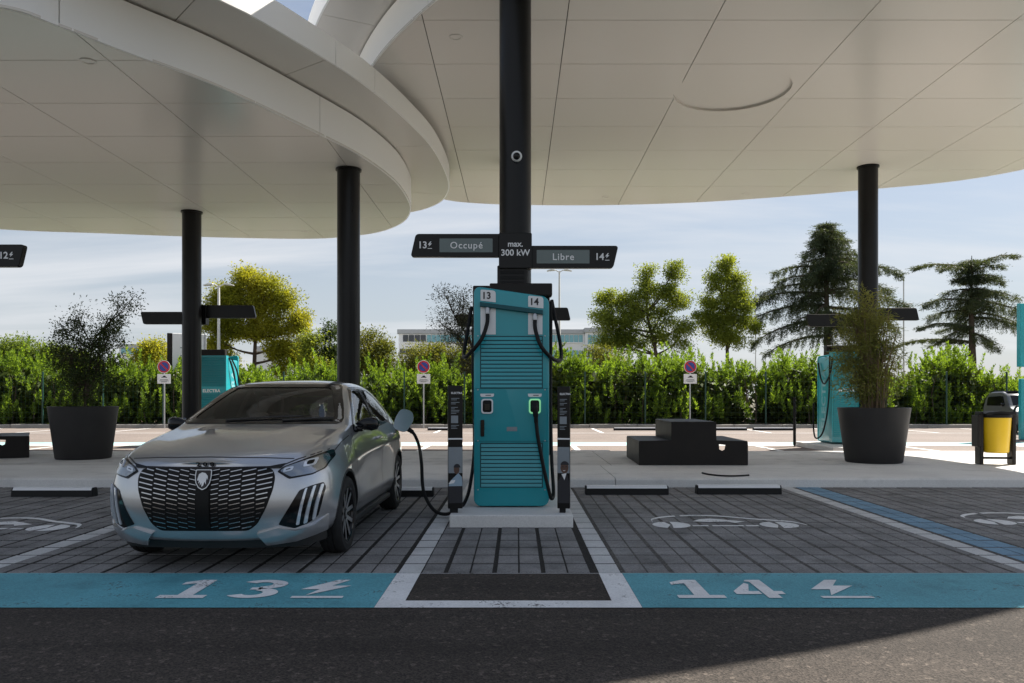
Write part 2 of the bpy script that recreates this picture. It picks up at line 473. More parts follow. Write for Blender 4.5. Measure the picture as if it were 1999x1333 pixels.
M_['sign_red'] = plain('sign_red', (0.52, 0.02, 0.03), 0.45)
M_['sign_blue'] = plain('sign_blue', (0.03, 0.06, 0.30), 0.45)
M_['skin'] = plain('printed_portrait', (0.10, 0.05, 0.032), 0.5)
M_['print_grey'] = plain('grey_print', (0.22, 0.25, 0.27), 0.5)
M_['print_blue'] = plain('pale_blue_print', (0.28, 0.38, 0.46), 0.5)
M_['gloss_black'] = plain('gloss_black', (0.006, 0.006, 0.0065), 0.10, 0.0, 0.35, 0.0, 0.05, 5)
M_['grille_black'] = plain('grille_black', (0.006, 0.006, 0.006), 0.42, 0.0, 0.2, 0.0, 0.05, 5)
# ------------------------------------------------------------------ ground
def poly_sheet(name, poly, z, mat, kind='structure', parent=None, label=None):
    o = MB().sheet(poly, z).build(name, mat, parent)
    if parent is None: tag(o, label, None, None, kind)
    return o
def rect(x0, y0, x1, y1): return [(x0, y0), (x1, y0), (x1, y1), (x0, y1)]

PAV_Y0, PAV_Y1, PAV_X = 5.785, 11.26, 9.6
poly_sheet('ground', rect(-1500, -600, 1500, 2400), -0.09, M_['earth'])
# access lane in front, a slab with a real edge against the paving
MB().box2((-40, -25, -.08), (40, PAV_Y0 - .006, 0)).build('road', M_['asphalt'])['kind'] = 'structure'
far = MB().box2((-60, 17.06, -.08), (60, 33.0, 0.0)); far.build('car_park_road', M_['asphalt_far'])['kind'] = 'structure'
# side ground left and right of the paved bays
MB().box2((-40, PAV_Y0, -.08), (-PAV_X - .006, PAV_Y1 + .04, -.004)).build('side_road', M_['asphalt'])['kind'] = 'structure'
MB().box2((PAV_X + .006, PAV_Y0, -.08), (40, PAV_Y1 + .04, -.004)).build('side_road', M_['asphalt'])['kind'] = 'structure'

# ---- painted band with numbers at the mouth of the bays
B0, B1 = 4.83, 5.772
wl0, wr0 = -.866, .761          # outer edges of the white frame
paint = MB()
paint.sheet(rect(-12, B0, wl0 - .002, B1), .004)
paint.sheet(rect(wr0 + .002, B0, 12, B1), .004)
band = paint.build('turquoise_road_marking', M_['paint_teal']); band['kind'] = 'structure'
wf = MB()
wf.sheet(rect(wl0, B0, wl0 + .167, B1), .0042); wf.sheet(rect(wr0 - .167, B0, wr0, B1), .0042)
wf.sheet(rect(wl0 + .167, B0, wr0 - .167, B0 + .165), .0042); wf.sheet(rect(wl0 + .167, B1 - .008, wr0 - .167, B1), .0042)
wf.build('white_road_marking', M_['paint_white'])['kind'] = 'structure'
edge = MB().sheet(rect(-12, B1 + .0005, wl0, B1 + .011), .003).sheet(rect(wr0, B1 + .0005, 12, B1 + .011), .003)
edge.build('paving_edge_line', M_['concrete_rough'])['kind'] = 'structure'

def flat(polys, z, M):
    mb = MB()
    for p in polys: mb.sheet([tuple((M @ Vector((q[0], q[1], 0)))[:2]) for q in p], z)
    return mb
def arc_band(cx, cy, r0x, r0y, r1x, r1y, a0, a1, n=14):
    o = [(cx + r1x * math.cos(R(a0 + (a1 - a0) * k / n)), cy + r1y * math.sin(R(a0 + (a1 - a0) * k / n))) for k in range(n + 1)]
    i = [(cx + r0x * math.cos(R(a0 + (a1 - a0) * k / n)), cy + r0y * math.sin(R(a0 + (a1 - a0) * k / n))) for k in range(n + 1)]
    return [[o[k], o[k + 1], i[k + 1], i[k]] for k in range(n)]
BOLT = [(.60, 1.0), (.02, .46), (.40, .46), (.24, .14), (.98, .66), (.58, .66), (.86, 1.0)]
def dig1(): return [[(0, .0), (.92, .0), (.92, .15), (.64, .15), (.64, 1.0), (.36, 1.0), (.06, .86), (.06, .72), (.34, .80), (.34, .15), (0, .15)]]
def dig3():
    return (arc_band(.42, .735, .20, .125, .50, .265, -88, 150) + arc_band(.42, .265, .20, .125, .50, .265, -150, 88) + [[(.28, .44), (.5, .44), (.5, .56), (.28, .56)]])
def dig4(stencil):
    g = .035 if stencil else 0
    return [[(.0, .20), (.0, .36), (.40, .82), (.46, .74), (.30, .36), (.50, .36), (.50, .20)], [(.50, 1.0), (.80, 1.0), (.80, .36), (.96, .36), (.96, .20), (.80, .20), (.80, .0), (.54, .0), (.54, .88), (.44, .92)]]
def mark(digits, x_list, y0, h, w, shear, name):
    mb = MB()
    for polys, x in zip(digits, x_list):
        M = Matrix(((w, shear, 0, x), (0, h, 0, y0), (0, 0, 1, 0), (0, 0, 0, 1)))
        f = flat(polys, .0082, M); mb.add(f.v, f.f)
    o = mb.build(name, M_['paint_white']); o['kind'] = 'structure'
    return o
bar = [(0, 0), (1.0, 0), (1.0, .10), (0, .10)]
def px_ground(px, py): d = F_PX * CAM_H / (py - HOR); return ((px - VPX) * d / F_PX, d)
# bay numbers lie between y = 5.02 and y = 5.58; positions read at the foot of each figure
y0n, hn = px_ground(0, 1169.5)[1], px_ground(0, 1134)[1] - px_ground(0, 1169.5)[1]
def fx(px, py=1169.5): return px_ground(px, py)[0]
mark([dig1(), dig3(), [BOLT, bar]], [fx(302), fx(436), fx(566)], y0n, hn, .33, .0, 'bay_number_marking')
mark([dig1(), dig4(True), [BOLT, bar]], [fx(1326), fx(1447), fx(1607)], y0n, hn, .33, .0, 'bay_number_marking')

# ---- concrete block paving: pairs of blocks with a wide gravel joint between pairs
MB().box2((-PAV_X, PAV_Y0, -.088), (.76, PAV_Y1 + .04, -.0035)).build('paving_bed', M_['bedding'])['kind'] = 'structure'
MB().box2((.7605, PAV_Y0, -.088), (PAV_X, PAV_Y1 + .04, -.0035)).build('paving_bed', M_['bedding_pale'])['kind'] = 'structure'
paving = bpy.data.objects.new('paving', None); COL.objects.link(paving); paving['kind'] = 'structure'
PITCH, ROW, JW = .357, .333, .034
def block_mesh(w, d, mat, name='paver'):
    return MB().box((0, 0, -.03), (w, d, .06), .003).mesh(name, mat)
cells = []            # x centre, width, y centre, material
W1 = (PITCH - JW - .012) / 2
LINES = [(-4.05, -3.875, 'paver_white'), (-.866, -.700, 'paver_white'), (.597, .761, 'paver_white'), (3.735, 3.905, 'paver_white'), (3.955, 4.115, 'paver_blue'), (4.121, 4.285, 'paver_blue')]
nrow = int((PAV_Y1 - PAV_Y0) / ROW)
ys = [PAV_Y0 + .012 + ROW * (k + .5) for k in range(nrow + 1) if PAV_Y0 + ROW * (k + 1) <= PAV_Y1 + .2]
def fill(x0, x1, phase):
    k = math.floor((x0 - phase) / PITCH) - 1
    out = []
    while True:
        j = phase + k * PITCH
        for a in (j + JW / 2, j + JW / 2 + W1 + .012):
            b = a + W1
            a2, b2 = max(a, x0 + .004), min(b, x1 - .004)
            if b2 - a2 > .05: out.append(((a2 + b2) / 2, b2 - a2))
        k += 1
        if j > x1: return out
for yc in ys:
    for a, b, mt in LINES: cells.append(((a + b) / 2, b - a - .004, yc, mt))
    for x0, x1, ph in ((-PAV_X, -4.05, -4.065), (-3.875, -.868, -.885), (-.700, .597, -.163), (.761, 3.735, .778), (4.29, PAV_X, 4.30)):
        for xc, w in fill(x0, x1, ph): cells.append((xc, w, yc, 'paver'))
hidden = lambda x, y: (-.66 < x < .58 and y > 8.0)               # under the plinth
cells = [c for c in cells if not hidden(c[0], c[2])]
def seen(c):
    u = VPX + F_PX * c[0] / c[2]
    return -40 < u < 2040
order = sorted(cells, key=lambda c: (0 if seen(c) else 1, c[2] + .03 * abs(c[0])))
near, rest = order[:298], order[298:]
cache = {}
for xc, w, yc, mt in near:
    key = (round(w, 3), mt)
    if key not in cache: cache[key] = block_mesh(w, ROW - .034, M_[mt])
    o = bpy.data.objects.new('paver', cache[key]); link(o, paving)
    o.location = (xc, yc, random.uniform(-.0015, .001)); o.rotation_euler = (random.uniform(-.003, .003), random.uniform(-.004, .004), random.uniform(-.008, .008))
for mt in ('paver', 'paver_white', 'paver_blue'):
    mb = MB()
    for xc, w, yc, m in rest:
        if m == mt:
            dz = random.uniform(-.0015, .001)
            a, b, d = w / 2, (ROW - .034) / 2, .003
            vs = [(xc - a, yc - b, -.03 + dz), (xc + a, yc - b, -.03 + dz), (xc + a, yc + b, -.03 + dz), (xc - a, yc + b, -.03 + dz)]
            vs += [(x, y, -.006 + dz) for x, y, _ in vs] + [(xc + (x - xc) * (1 - d / a), yc + (y - yc) * (1 - d / b), dz) for x, y, _ in vs]
            mb.add(vs, [(8, 9, 10, 11)] + [(i + q, (i + 1) % 4 + q, (i + 1) % 4 + q + 4, i + q + 4) for q in (0, 4) for i in range(4)])
    if mb.v:
        o = mb.build('paver_field', M_[mt], paving); o['kind'] = 'stuff'

# ---- the electric car pictogram painted on the paving, three bays
def car_icon(x0, y0, wid, name='car_marking'):
    """Side view of a car seen lying on the ground: roof line up (away), wheels down."""
    P = []
    top = [(.03, .40), (.05, .62), (.16, .80), (.34, .90), (.52, .86), (.70, .66), (.86, .52), (.95, .42), (1.0, .22)]
    tp = catmull([(a, b, 0) for a, b in top], 5)
    for i in range(len(tp) - 1):
        if 12 <= i <= 12: continue
        a, b = tp[i], tp[i + 1]
        P.append([(a.x, a.y), (b.x, b.y), (b.x, b.y - .085), (a.x, a.y - .085)][::-1])
    for cx in (.125, .815):
        for a0, a1 in ((100, 250), (262, 448)):
            P += arc_band(cx + (.0 if a0 == 100 else .012), .17, .0, .0, .115, .21, a0, a1, 8)
    P += [[(.26, .08), (.36, .08), (.36, .15), (.26, .15)], [(.385, .08), (.585, .08), (.585, .15), (.385, .15)], [(.60, .08), (.68, .08), (.68, .15), (.60, .15)]]
    P += [[(.30, .42), (.40, .36), (.52, .40), (.56, .30), (.64, .40), (.54, .52), (.44, .62), (.36, .56)]]
    M = Matrix(((wid, 0, 0, x0), (0, .92, 0, y0), (0, 0, 1, 0), (0, 0, 0, 1)))
    mb = MB()
    for p in P:
        # keep only what lies on block tops
        mb.sheet([tuple((M @ Vector((q[0], q[1], 0)))[:2]) for q in p], .0035)
    o = mb.build(name, M_['paint_white']); o['kind'] = 'structure'
    return o
xa, ya = px_ground(1276, 1030); xb, _ = px_ground(1587, 1030)
car_icon(xa, ya, xb - xa)
xe, _ = px_ground(132, 1036)
car_icon(xe - (xb - xa), px_ground(0, 1036)[1], xb - xa)
xs_, ysx = px_ground(1921, 1024); car_icon(xs_, ysx, xb - xa)

# ---- plaza: kerb face, smooth border, brushed slabs with joints
KY = 11.30
plaza = bpy.data.objects.new('plaza_pavement', None); COL.objects.link(plaza); plaza['kind'] = 'structure'
def slab_mesh(w, y0, y1, mat, nose=False):
    if nose:
        poly = [(y0 + .05, .0 - .08), (y0, -.08), (y0 + .012, .10), (y0 + .04, .122), (y0 + .085, .13), (y1, .13), (y1, -.08)]
        return MB().prism([(p[0], p[1]) for p in poly], -w / 2, w / 2, 'x').mesh('slab', mat)
    return MB().box2((-w / 2, y0, -.08), (w / 2, y1, .128), .004).mesh('slab', mat)
xs = -33.0
s1 = slab_mesh(5.99, KY, 13.42, M_['concrete'], True); s2 = slab_mesh(3.99, 13.432, 15.6, M_['concrete_rough']); s3 = slab_mesh(3.99, 15.61, 17.05, M_['concrete_rough'])
for k in range(12):
    o = bpy.data.objects.new('slab', s1); link(o, plaza); o.location = (-33 + 6 * k + 1.4, 0, 0)
for k in range(17):
    for m_ in (s2, s3):
        o = bpy.data.objects.new('slab', m_); link(o, plaza); o.location = (-33 + 4 * k + .6, 0, 0)
# ---- far bays: turquoise band, white lines, far kerb and planting strip
fb = MB(); fb.sheet(rect(-40, 21.2, 40, 22.5), .004); fb.build('turquoise_road_marking', M_['paint_teal_far'])['kind'] = 'structure'
fw = MB()
for x in (-18.5, -15.6, -12.0, -9.1, -5.3, -2.4, 1.4, 4.3, 6.2, 9.9, 13.0, 16.2):
    fw.sheet(rect(x, 17.5, x + .14, 21.198), .0045)
fw.sheet(rect(-40, 20.95, 40, 21.15), .0042); 
for x in (-9.2, -2.6, 5.4): fw.sheet(rect(x, 21.2, x + 1.9, 22.5), .0082)
for x in range(-24, 30, 3): fw.sheet(rect(x, 28.4, x + .12, 32.4), .0042)
fw.sheet(rect(-40, 28.2, 40, 28.32), .0046)
fw.build('white_road_marking', M_['paint_white'])['kind'] = 'structure'
kb = bpy.data.objects.new('far_kerb', None); COL.objects.link(kb); kb['kind'] = 'structure'
km = MB().box2((-.995, 33.0, -.08), (.995, 33.22, .15), .02).mesh('kerb_stone', M_['kerb'])
for k in range(34):
    o = bpy.data.objects.new('kerb_stone', km); link(o, kb); o.location = (-34 + 2 * k, 0, random.uniform(-.01, .01))
MB().box2((-60, 33.225, -.08), (60, 40, .11)).build('planting_strip', M_['soil'])['kind'] = 'structure'
# ------------------------------------------------------------------ canopies
ZL, ZL2, ZR, ZR2 = 5.75, 6.43, 6.95, 7.53
def U(px, py, z): k = (z - CAM_H) / (HOR - py); return ((px - VPX) * k, F_PX * k)
def smooth_outline(P, n=10): return [(p.x, p.y) for p in catmull([(a, b, 0) for a, b in P], n, True)]
LOW_L = [(-7.3, 8.75), (-5.92, 9.12), (-5.51, 9.59), (-5.04, 10.33), (-4.28, 11.49), (-3.35, 13.55), (-2.83, 14.95), (-2.5, 16.63), (-2.46, 18.29), (-2.58, 19.3), (-2.94, 20.44),
         (-3.65, 21.5), (-4.54, 22.1), (-5.92, 22.5), (-8.7, 22.25), (-11.3, 21.75), (-13.8, 21.2), (-17, 19.5), (-18.6, 17), (-18.2, 14), (-15.8, 11.2), (-12.5, 9.3), (-9.6, 8.6)]
UP_L = [(-4.4, 9.6), (-3.85, 10.33), (-3.52, 10.85), (-2.81, 12.36), (-2.40, 13.46), (-2.01, 14.97), (-1.71, 16.68), (-1.62, 19.07), (-1.84, 20.53), (-2.26, 21.47), (-2.96, 22.2),
        (-4.3, 22.85), (-5.92, 23.1), (-8.8, 22.9), (-11.5, 22.4), (-14.1, 21.8), (-17.4, 20.0), (-19.2, 17.2), (-18.8, 13.7), (-16.2, 10.6), (-12.8, 8.6), (-9.4, 7.75), (-6.4, 7.95)]
K = 1.046
LOW_R = [(a * K, b * K) for a, b in [(-1.11, 10.87), (-2.25, 12.77), (-3.1, 15), (-3.45, 17.5), (-3.1, 20), (-2.1, 21.75), (-.99, 22.31), (.77, 22.5), (2.83, 22.47), (5.06, 22.16), (7.19, 21.55), (9.06, 20.85), (11.0, 20.0)]] + \
        [(12.72, 19.7), (12.98, 18.4), (12.95, 16.4), (12.35, 13.8), (11.3, 11.5), (10.1, 9.98), (9.0, 9.36), (8.07, 8.84), (7.13, 8.42), (6.0, 7.97), (4.7, 7.6), (3.2, 7.6), (1.6, 8.4), (.1, 9.85)]
def offset_outline(P, f):
    out = []; n = len(P)
    for i in range(n):
        a, b = Vector(P[i - 1]), Vector(P[(i + 1) % n]); t = (b - a).normalized()
        nn = Vector((t.y, -t.x)); p = Vector(P[i])
        c = Vector((sum(q[0] for q in P) / n, sum(q[1] for q in P) / n))
        if nn.dot(p - c) < 0: nn = -nn
        out.append(tuple(p + nn * f(p)))
    return out
def ccw(P):
    a = sum(P[i - 1][0] * P[i][1] - P[i][0] * P[i - 1][1] for i in range(len(P)))
    return P if a > 0 else P[::-1]

def clip_rect(poly, x0, y0, x1, y1):
    for ax, lim, keep_less in ((0, x0, False), (0, x1, True), (1, y0, False), (1, y1, True)):
        out = []; n = len(poly)
        for i in range(n):
            a, b = poly[i - 1], poly[i]
            ia = (a[ax] <= lim) if keep_less else (a[ax] >= lim)
            ib = (b[ax] <= lim) if keep_less else (b[ax] >= lim)
            if ia != ib:
                t = (lim - a[ax]) / (b[ax] - a[ax])
                out.append((a[0] + (b[0] - a[0]) * t, a[1] + (b[1] - a[1]) * t))
            if ib: out.append(b)
        poly = out
        if len(poly) < 3: return []
    return poly
def area(P): return abs(sum(P[i - 1][0] * P[i][1] - P[i][0] * P[i - 1][1] for i in range(len(P)))) / 2

def canopy_prism(name, mat, poly, z0, z1, parent):
    return MB().prism(poly, z0, z1, 'z').build(name, mat, parent)
def soffit(parent, outline, z, xs, ys, gap=.013, hole=None):
    for i in range(len(xs) - 1):
        for j in range(len(ys) - 1):
            P = clip_rect(outline, xs[i] + gap / 2, ys[j] + gap / 2, xs[i + 1] - gap / 2, ys[j + 1] - gap / 2)
            if len(P) < 3 or area(P) < .001: continue
            mb = MB().prism(P, z, z + .03, 'z')
            o = mb.build('soffit_panel', M_['soffit'], parent)
            if hole and any((Vector(p) - Vector(hole[:2])).length < hole[2] + 2.2 for p in P):
                c = MB().lathe([(hole[2], z - .1), (hole[2], z + .1)], 72, (hole[0], hole[1], 0), 'z').build('cutter', M_['core'])
                md = o.modifiers.new('b', 'BOOLEAN'); md.operation = 'DIFFERENCE'; md.solver = 'EXACT'; md.object = c
                me = evaluated_copy(o, 'soffit_panel'); o.modifiers.clear(); o.data = me
                bpy.data.objects.remove(c)
                if len(me.polygons) == 0: bpy.data.objects.remove(o)
def fascia(parent, outline, z0, z1, seams, gap=.014, thick=.03):
    """Curved upright panels along the outline between seam arc lengths."""
    P = [Vector(p) for p in outline] + [Vector(outline[0])]
    ln = [0]
    for i in range(len(P) - 1): ln.append(ln[-1] + (P[i + 1] - P[i]).length)
    tot = ln[-1]
    def at(t):
        t %= tot
        i = min(range(len(ln) - 1), key=lambda k: 0 if ln[k] <= t <= ln[k + 1] else 1)
        return P[i].lerp(P[i + 1], (t - ln[i]) / max(1e-9, ln[i + 1] - ln[i])), (P[i + 1] - P[i]).normalized()
    seams = sorted(s % tot for s in seams)
    for a, b in zip(seams, seams[1:] + [seams[0] + tot]):
        a += gap / 2; b -= gap / 2
        if b - a < .02: continue
        n = max(2, int((b - a) / .3)); vs = []
        for k in range(n + 1):
            p, t = at(a + (b - a) * k / n)
            nn = Vector((t.y, -t.x)) * thick
            q = p - nn
            vs += [(p.x, p.y, z0), (p.x, p.y, z1), (q.x, q.y, z1), (q.x, q.y, z0)]
        fs = [(i * 4 + c, (i + 1) * 4 + c, (i + 1) * 4 + (c + 1) % 4, i * 4 + (c + 1) % 4) for i in range(n) for c in range(4)]
        mb = MB().add(vs, fs + [(0, 1, 2, 3), (n * 4 + 3, n * 4 + 2, n * 4 + 1, n * 4)])
        o = mb.build('fascia_panel', M_['fascia'], parent)
        bm = bmesh.new(); bm.from_mesh(o.data); bmesh.ops.recalc_face_normals(bm, faces=bm.faces[:]); bm.to_mesh(o.data); bm.free()
        o.data.shade_smooth(); o.data.set_sharp_from_angle(angle=.5)
def arc_of(outline, x, y):
    ln = 0; best = (1e9, 0)
    for i in range(len(outline)):
        p = Vector(outline[i]); d = (p - Vector((x, y))).length
        if d < best[0]: best = (d, ln)
        ln += (Vector(outline[(i + 1) % len(outline)]) - p).length
    return best[1], ln

# ---- lower left petal
oL, oL2 = ccw(smooth_outline(LOW_L)), ccw(smooth_outline(UP_L))
cl = thing('canopy', 'white two-tier canopy with rounded tip above the parked car', 'canopy', (-10, 15, ZL))
cl.location = (0, 0, 0)
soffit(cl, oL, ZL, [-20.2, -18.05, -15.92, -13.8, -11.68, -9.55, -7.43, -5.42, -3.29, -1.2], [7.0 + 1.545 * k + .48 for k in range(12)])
inn = [tuple(Vector(p)) for p in offset_outline(oL, lambda p: -.05)]
canopy_prism('canopy_core', M_['core'], inn, ZL + .032, ZL2 - .01, cl)
a0, t0 = arc_of(oL, -5.51, 9.59); a1, _ = arc_of(oL, -3.35, 13.55)
fascia(cl, oL, ZL - .002, ZL2 - .03, [a0, a1] + [a1 + 4.4 * k for k in range(1, int((t0 - 4.5) / 4.4))])
# upper tier: soffit ring in panels with radial joints
def ring_panels(parent, inner, outer, z, seams, gap=.014):
    A = [Vector(p) for p in inner]; B = [Vector(p) for p in outer]
    n = 160
    def rs(P): return [Vector(q) for q in resample_closed([tuple(p) for p in P], n)]
    A, B = align(rs(A), rs(B))
    cuts = sorted(int(s * n) for s in seams)
    for c0, c1 in zip(cuts, cuts[1:] + [cuts[0] + n]):
        if c1 - c0 < 1: continue
        vs = []
        for k in range(c0, c1 + 1):
            a, b = A[k % n], B[k % n]
            if k in (c0, c1):
                nb = A[(k + (1 if k == c0 else -1)) % n]; sh_ = (nb - a).normalized() * gap / 2
                a, b = a + sh_, b + sh_
            vs += [(a.x, a.y, z), (b.x, b.y, z), (b.x, b.y, z + .03), (a.x, a.y, z + .03)]
        m = c1 - c0
        fs = [(i * 4 + c, (i + 1) * 4 + c, (i + 1) * 4 + (c + 1) % 4, i * 4 + (c + 1) % 4) for i in range(m) for c in range(4)]
        MB().add(vs, fs + [(0, 1, 2, 3), (m * 4 + 3, m * 4 + 2, m * 4 + 1, m * 4)]).build('soffit_panel', M_['soffit'], parent)
def resample_closed(P, n):
    Q = [Vector(p) for p in P] + [Vector(P[0])]; ln = [0]
    for i in range(len(Q) - 1): ln.append(ln[-1] + (Q[i + 1] - Q[i]).length)
    out = []; j = 0
    for k in range(n):
        t = ln[-1] * k / n
        while ln[j + 1] < t: j += 1
        out.append(tuple(Q[j].lerp(Q[j + 1], (t - ln[j]) / max(1e-9, ln[j + 1] - ln[j]))))
    return out
def align(A, B):
    """Pair every inner point with the nearest outer one, monotonic by index."""
    n = len(A); out = []
    s = min(range(n), key=lambda k: (A[0] - B[k]).length)
    B2 = [B[(s + k) % n] for k in range(n)]
    return A, B2
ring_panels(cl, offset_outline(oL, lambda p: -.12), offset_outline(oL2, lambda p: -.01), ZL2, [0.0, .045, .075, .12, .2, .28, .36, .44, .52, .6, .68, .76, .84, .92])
canopy_prism('canopy_core', M_['core'], [tuple(p) for p in offset_outline(oL2, lambda p: -.05)], ZL2 + .034, ZL2 + .30, cl)
canopy_prism('roof', M_['fascia'], [tuple(p) for p in offset_outline(oL2, lambda p: -.04)], ZL2 + .302, ZL2 + .36, cl)
b0, tb = arc_of(oL2, -2.81, 12.36); b1, _ = arc_of(oL2, -2.40, 13.46)
fascia(cl, oL2, ZL2 - .002, ZL2 + .40, [b0, b1] + [b1 + 4.4 * k for k in range(1, int((tb - 1.2) / 4.4))])

# ---- upper right petal
oR = ccw(smooth_outline(LOW_R))
oR2 = ccw(offset_outline(oR, lambda p: .93 if p.x < 0 else max(.06, .93 - p.x * .19)))
cr = thing('canopy', 'large white canopy over the charger and the empty bay, with a round recess', 'canopy', (0, 0, 0))
HOLE = (3.98, 14.75, 1.06)
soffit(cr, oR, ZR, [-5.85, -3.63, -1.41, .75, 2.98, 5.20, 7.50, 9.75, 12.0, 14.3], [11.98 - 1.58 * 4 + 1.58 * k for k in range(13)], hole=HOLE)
canopy_prism('canopy_core', M_['core'], [tuple(p) for p in offset_outline(oR, lambda p: -.05)], ZR + .115, ZR2 - .01, cr)
MB().lathe([(HOLE[2], ZR + .02), (HOLE[2] + .02, ZR + .02), (HOLE[2] + .02, ZR + .09), (HOLE[2], ZR + .09)], 72, (HOLE[0], HOLE[1], 0), 'z', closed=True).build('recess_rim', M_['soffit'], cr)
MB().lathe([(0, ZR + .05), (HOLE[2] + .05, ZR + .05), (HOLE[2] + .05, ZR + .11), (0, ZR + .11)], 72, (HOLE[0], HOLE[1], 0), 'z').build('recess_disc', M_['soffit'], cr)
ar0, tr0 = arc_of(oR, -1.75, 12.2)
fascia(cr, oR, ZR - .002, ZR2 - .03, [ar0 + 4.6 * k + .9 for k in range(int((tr0 - 1) / 4.6))])
ring_panels(cr, offset_outline(oR, lambda p: -.12), offset_outline(oR2, lambda p: -.01), ZR2, [k / 18 + .01 for k in range(18)])
canopy_prism('canopy_core', M_['core'], [tuple(p) for p in offset_outline(oR2, lambda p: -.05)], ZR2 + .034, ZR2 + .30, cr)
canopy_prism('roof', M_['fascia'], [tuple(p) for p in offset_outline(oR2, lambda p: -.04)], ZR2 + .302, ZR2 + .36, cr)
ar1, tr1 = arc_of(oR2, -3.2, 12.9)
fascia(cr, oR2, ZR2 - .002, ZR2 + .42, [ar1 + 4.6 * k + 1.7 for k in range(int((tr1 - 1) / 4.6))])

# recessed downlights, each a thing fixed in a soffit
def downlight(px, py, z, label):
    x, y = U(px, py, z)
    t = thing('ceiling_light', label, 'ceiling light', (x, y, z), 0, 'recessed lights in the canopy ceilings')
    MB().lathe([(.07, -.001), (.105, -.001), (.105, -.006), (.098, -.009), (.074, -.008)], 28, closed=True).build('trim_ring', M_['soffit'], t, True)
    MB().lathe([(0, -.003), (.075, -.003), (.075, .0), (0, .0)], 24).build('diffuser', M_['soffit'], t)
downlight(172, 119, ZL, 'round recessed light in the left ceiling, nearest the top left corner')
downlight(300, 450, ZL, 'round recessed light by the far edge of the left ceiling, left of the thin column')
downlight(597, 452, ZL, 'round recessed light by the far edge of the left ceiling, between the two columns')
downlight(890, 72, ZR, 'round recessed light in the right ceiling just left of the tall central column')
downlight(1182, 384, ZR, 'round recessed light by the far edge of the right ceiling, right of the central column')
downlight(1456, 378, ZR, 'round recessed light by the far edge of the right ceiling, left of the right column')

# ------------------------------------------------------------------ columns
def column(x, y, dia, z1, label, z0=.0):
    r = dia / 2
    t = thing('column', label, 'column', (x, y, 0), 0, 'black round columns carrying the canopies')
    MB().lathe([(r, z0), (r, z1 + .02)], 56).build('shaft', M_['black'], t, True, .5)
    MB().lathe([(r + .002, z1 - .035), (r + .03, z1 - .035), (r + .03, z1 - .001), (r + .002, z1 - .001)], 48, closed=True).build('collar', M_['black'], t, True, .5)
    MB().lathe([(r + .002, z0), (r + .05, z0), (r + .05, z0 + .018), (r + .002, z0 + .02)], 48, closed=True).build('base_plate', M_['black'], t, True, .5)
    return t
COL_MAIN = (-.022, 10.95)
column(*COL_MAIN, .437, ZR, 'tall black round column behind the charger, rising out of the top of the picture', .12)
cx, cy = U(1694.5, 325, ZR); COL_RIGHT = (cx, cy); column(cx, cy, .46, ZR, 'black round column rising behind the planter on the right')
cx, cy = U(680.5, 330, ZL); column(cx, cy, .443, ZL, 'thick black round column directly behind the silver grey car', .13)
cx, cy = U(374.3, 413, ZL); COL_LEFT = (cx, cy); column(cx, cy, .44, ZL, 'slimmer black round column carrying a dark sign arm, left of the car roof')

# camera dome on the central column
zc_ = CAM_H + (HOR - 305) * (COL_MAIN[1] - .25) / F_PX
t = thing('security_camera', 'small white dome camera fixed on the tall central column', 'camera', (-.003, COL_MAIN[1] - .225, zc_))
MB().lathe([(0, .0), (.07, .0), (.073, -.03), (.066, -.055), (.05, -.06)], 28, axis='y').build('housing', M_['white'], t, True)
dome = MB(); prof = [(.05 * math.cos(R(a)), -.055 - .045 * math.sin(R(a))) for a in range(0, 91, 15)]
dome.lathe(prof, 24, (.0, 0, -.008), 'y').build('dome', M_['gloss_black'], t, True)

# ------------------------------------------------------------------ availability signs on the columns
def bolt_symbol(w, h):
    return [[(p[0] * w, .18 * h + p[1] * .82 * h) for p in BOLT], [(p[0] * w, p[1] * h) for p in [(0, 0), (1, 0), (1, .09), (0, .09)]]]
def bay_text(parent, txt, x, y, z, size, mat, flip=False):
    """Bay number followed by the bolt-over-bar mark, reading from -Y."""
    o = lettering(txt, size, face_cam(x, y, z), mat, parent, .0022 * size / .1, 'LEFT')
    wmax = max(v.co.x for v in o.data.vertices)
    s = bolt_symbol(size * .46, size * .78)
    mb = MB()
    for p in s: mb.prism([(wmax + size * .10 + q[0], z - size * .38 + q[1]) for q in p], y - .0015, y + .0015, 'y')
    mb.build('bolt_symbol', mat, parent)
def arm_poly(x0, x1, z0, z1, tip):
    """Sign arm with a slanted tip on one side."""
    c = .075
    if tip < 0: P = [(x1, z0), (x1, z1), (x0 + c, z1), (x0, z0)]; rr = [.002, .002, .05, .05]
    else: P = [(x0, z0), (x1 - c, z0), (x1, z1), (x0, z1)]; rr = [.002, .05, .05, .002]
    return round_poly(P, rr, 5)
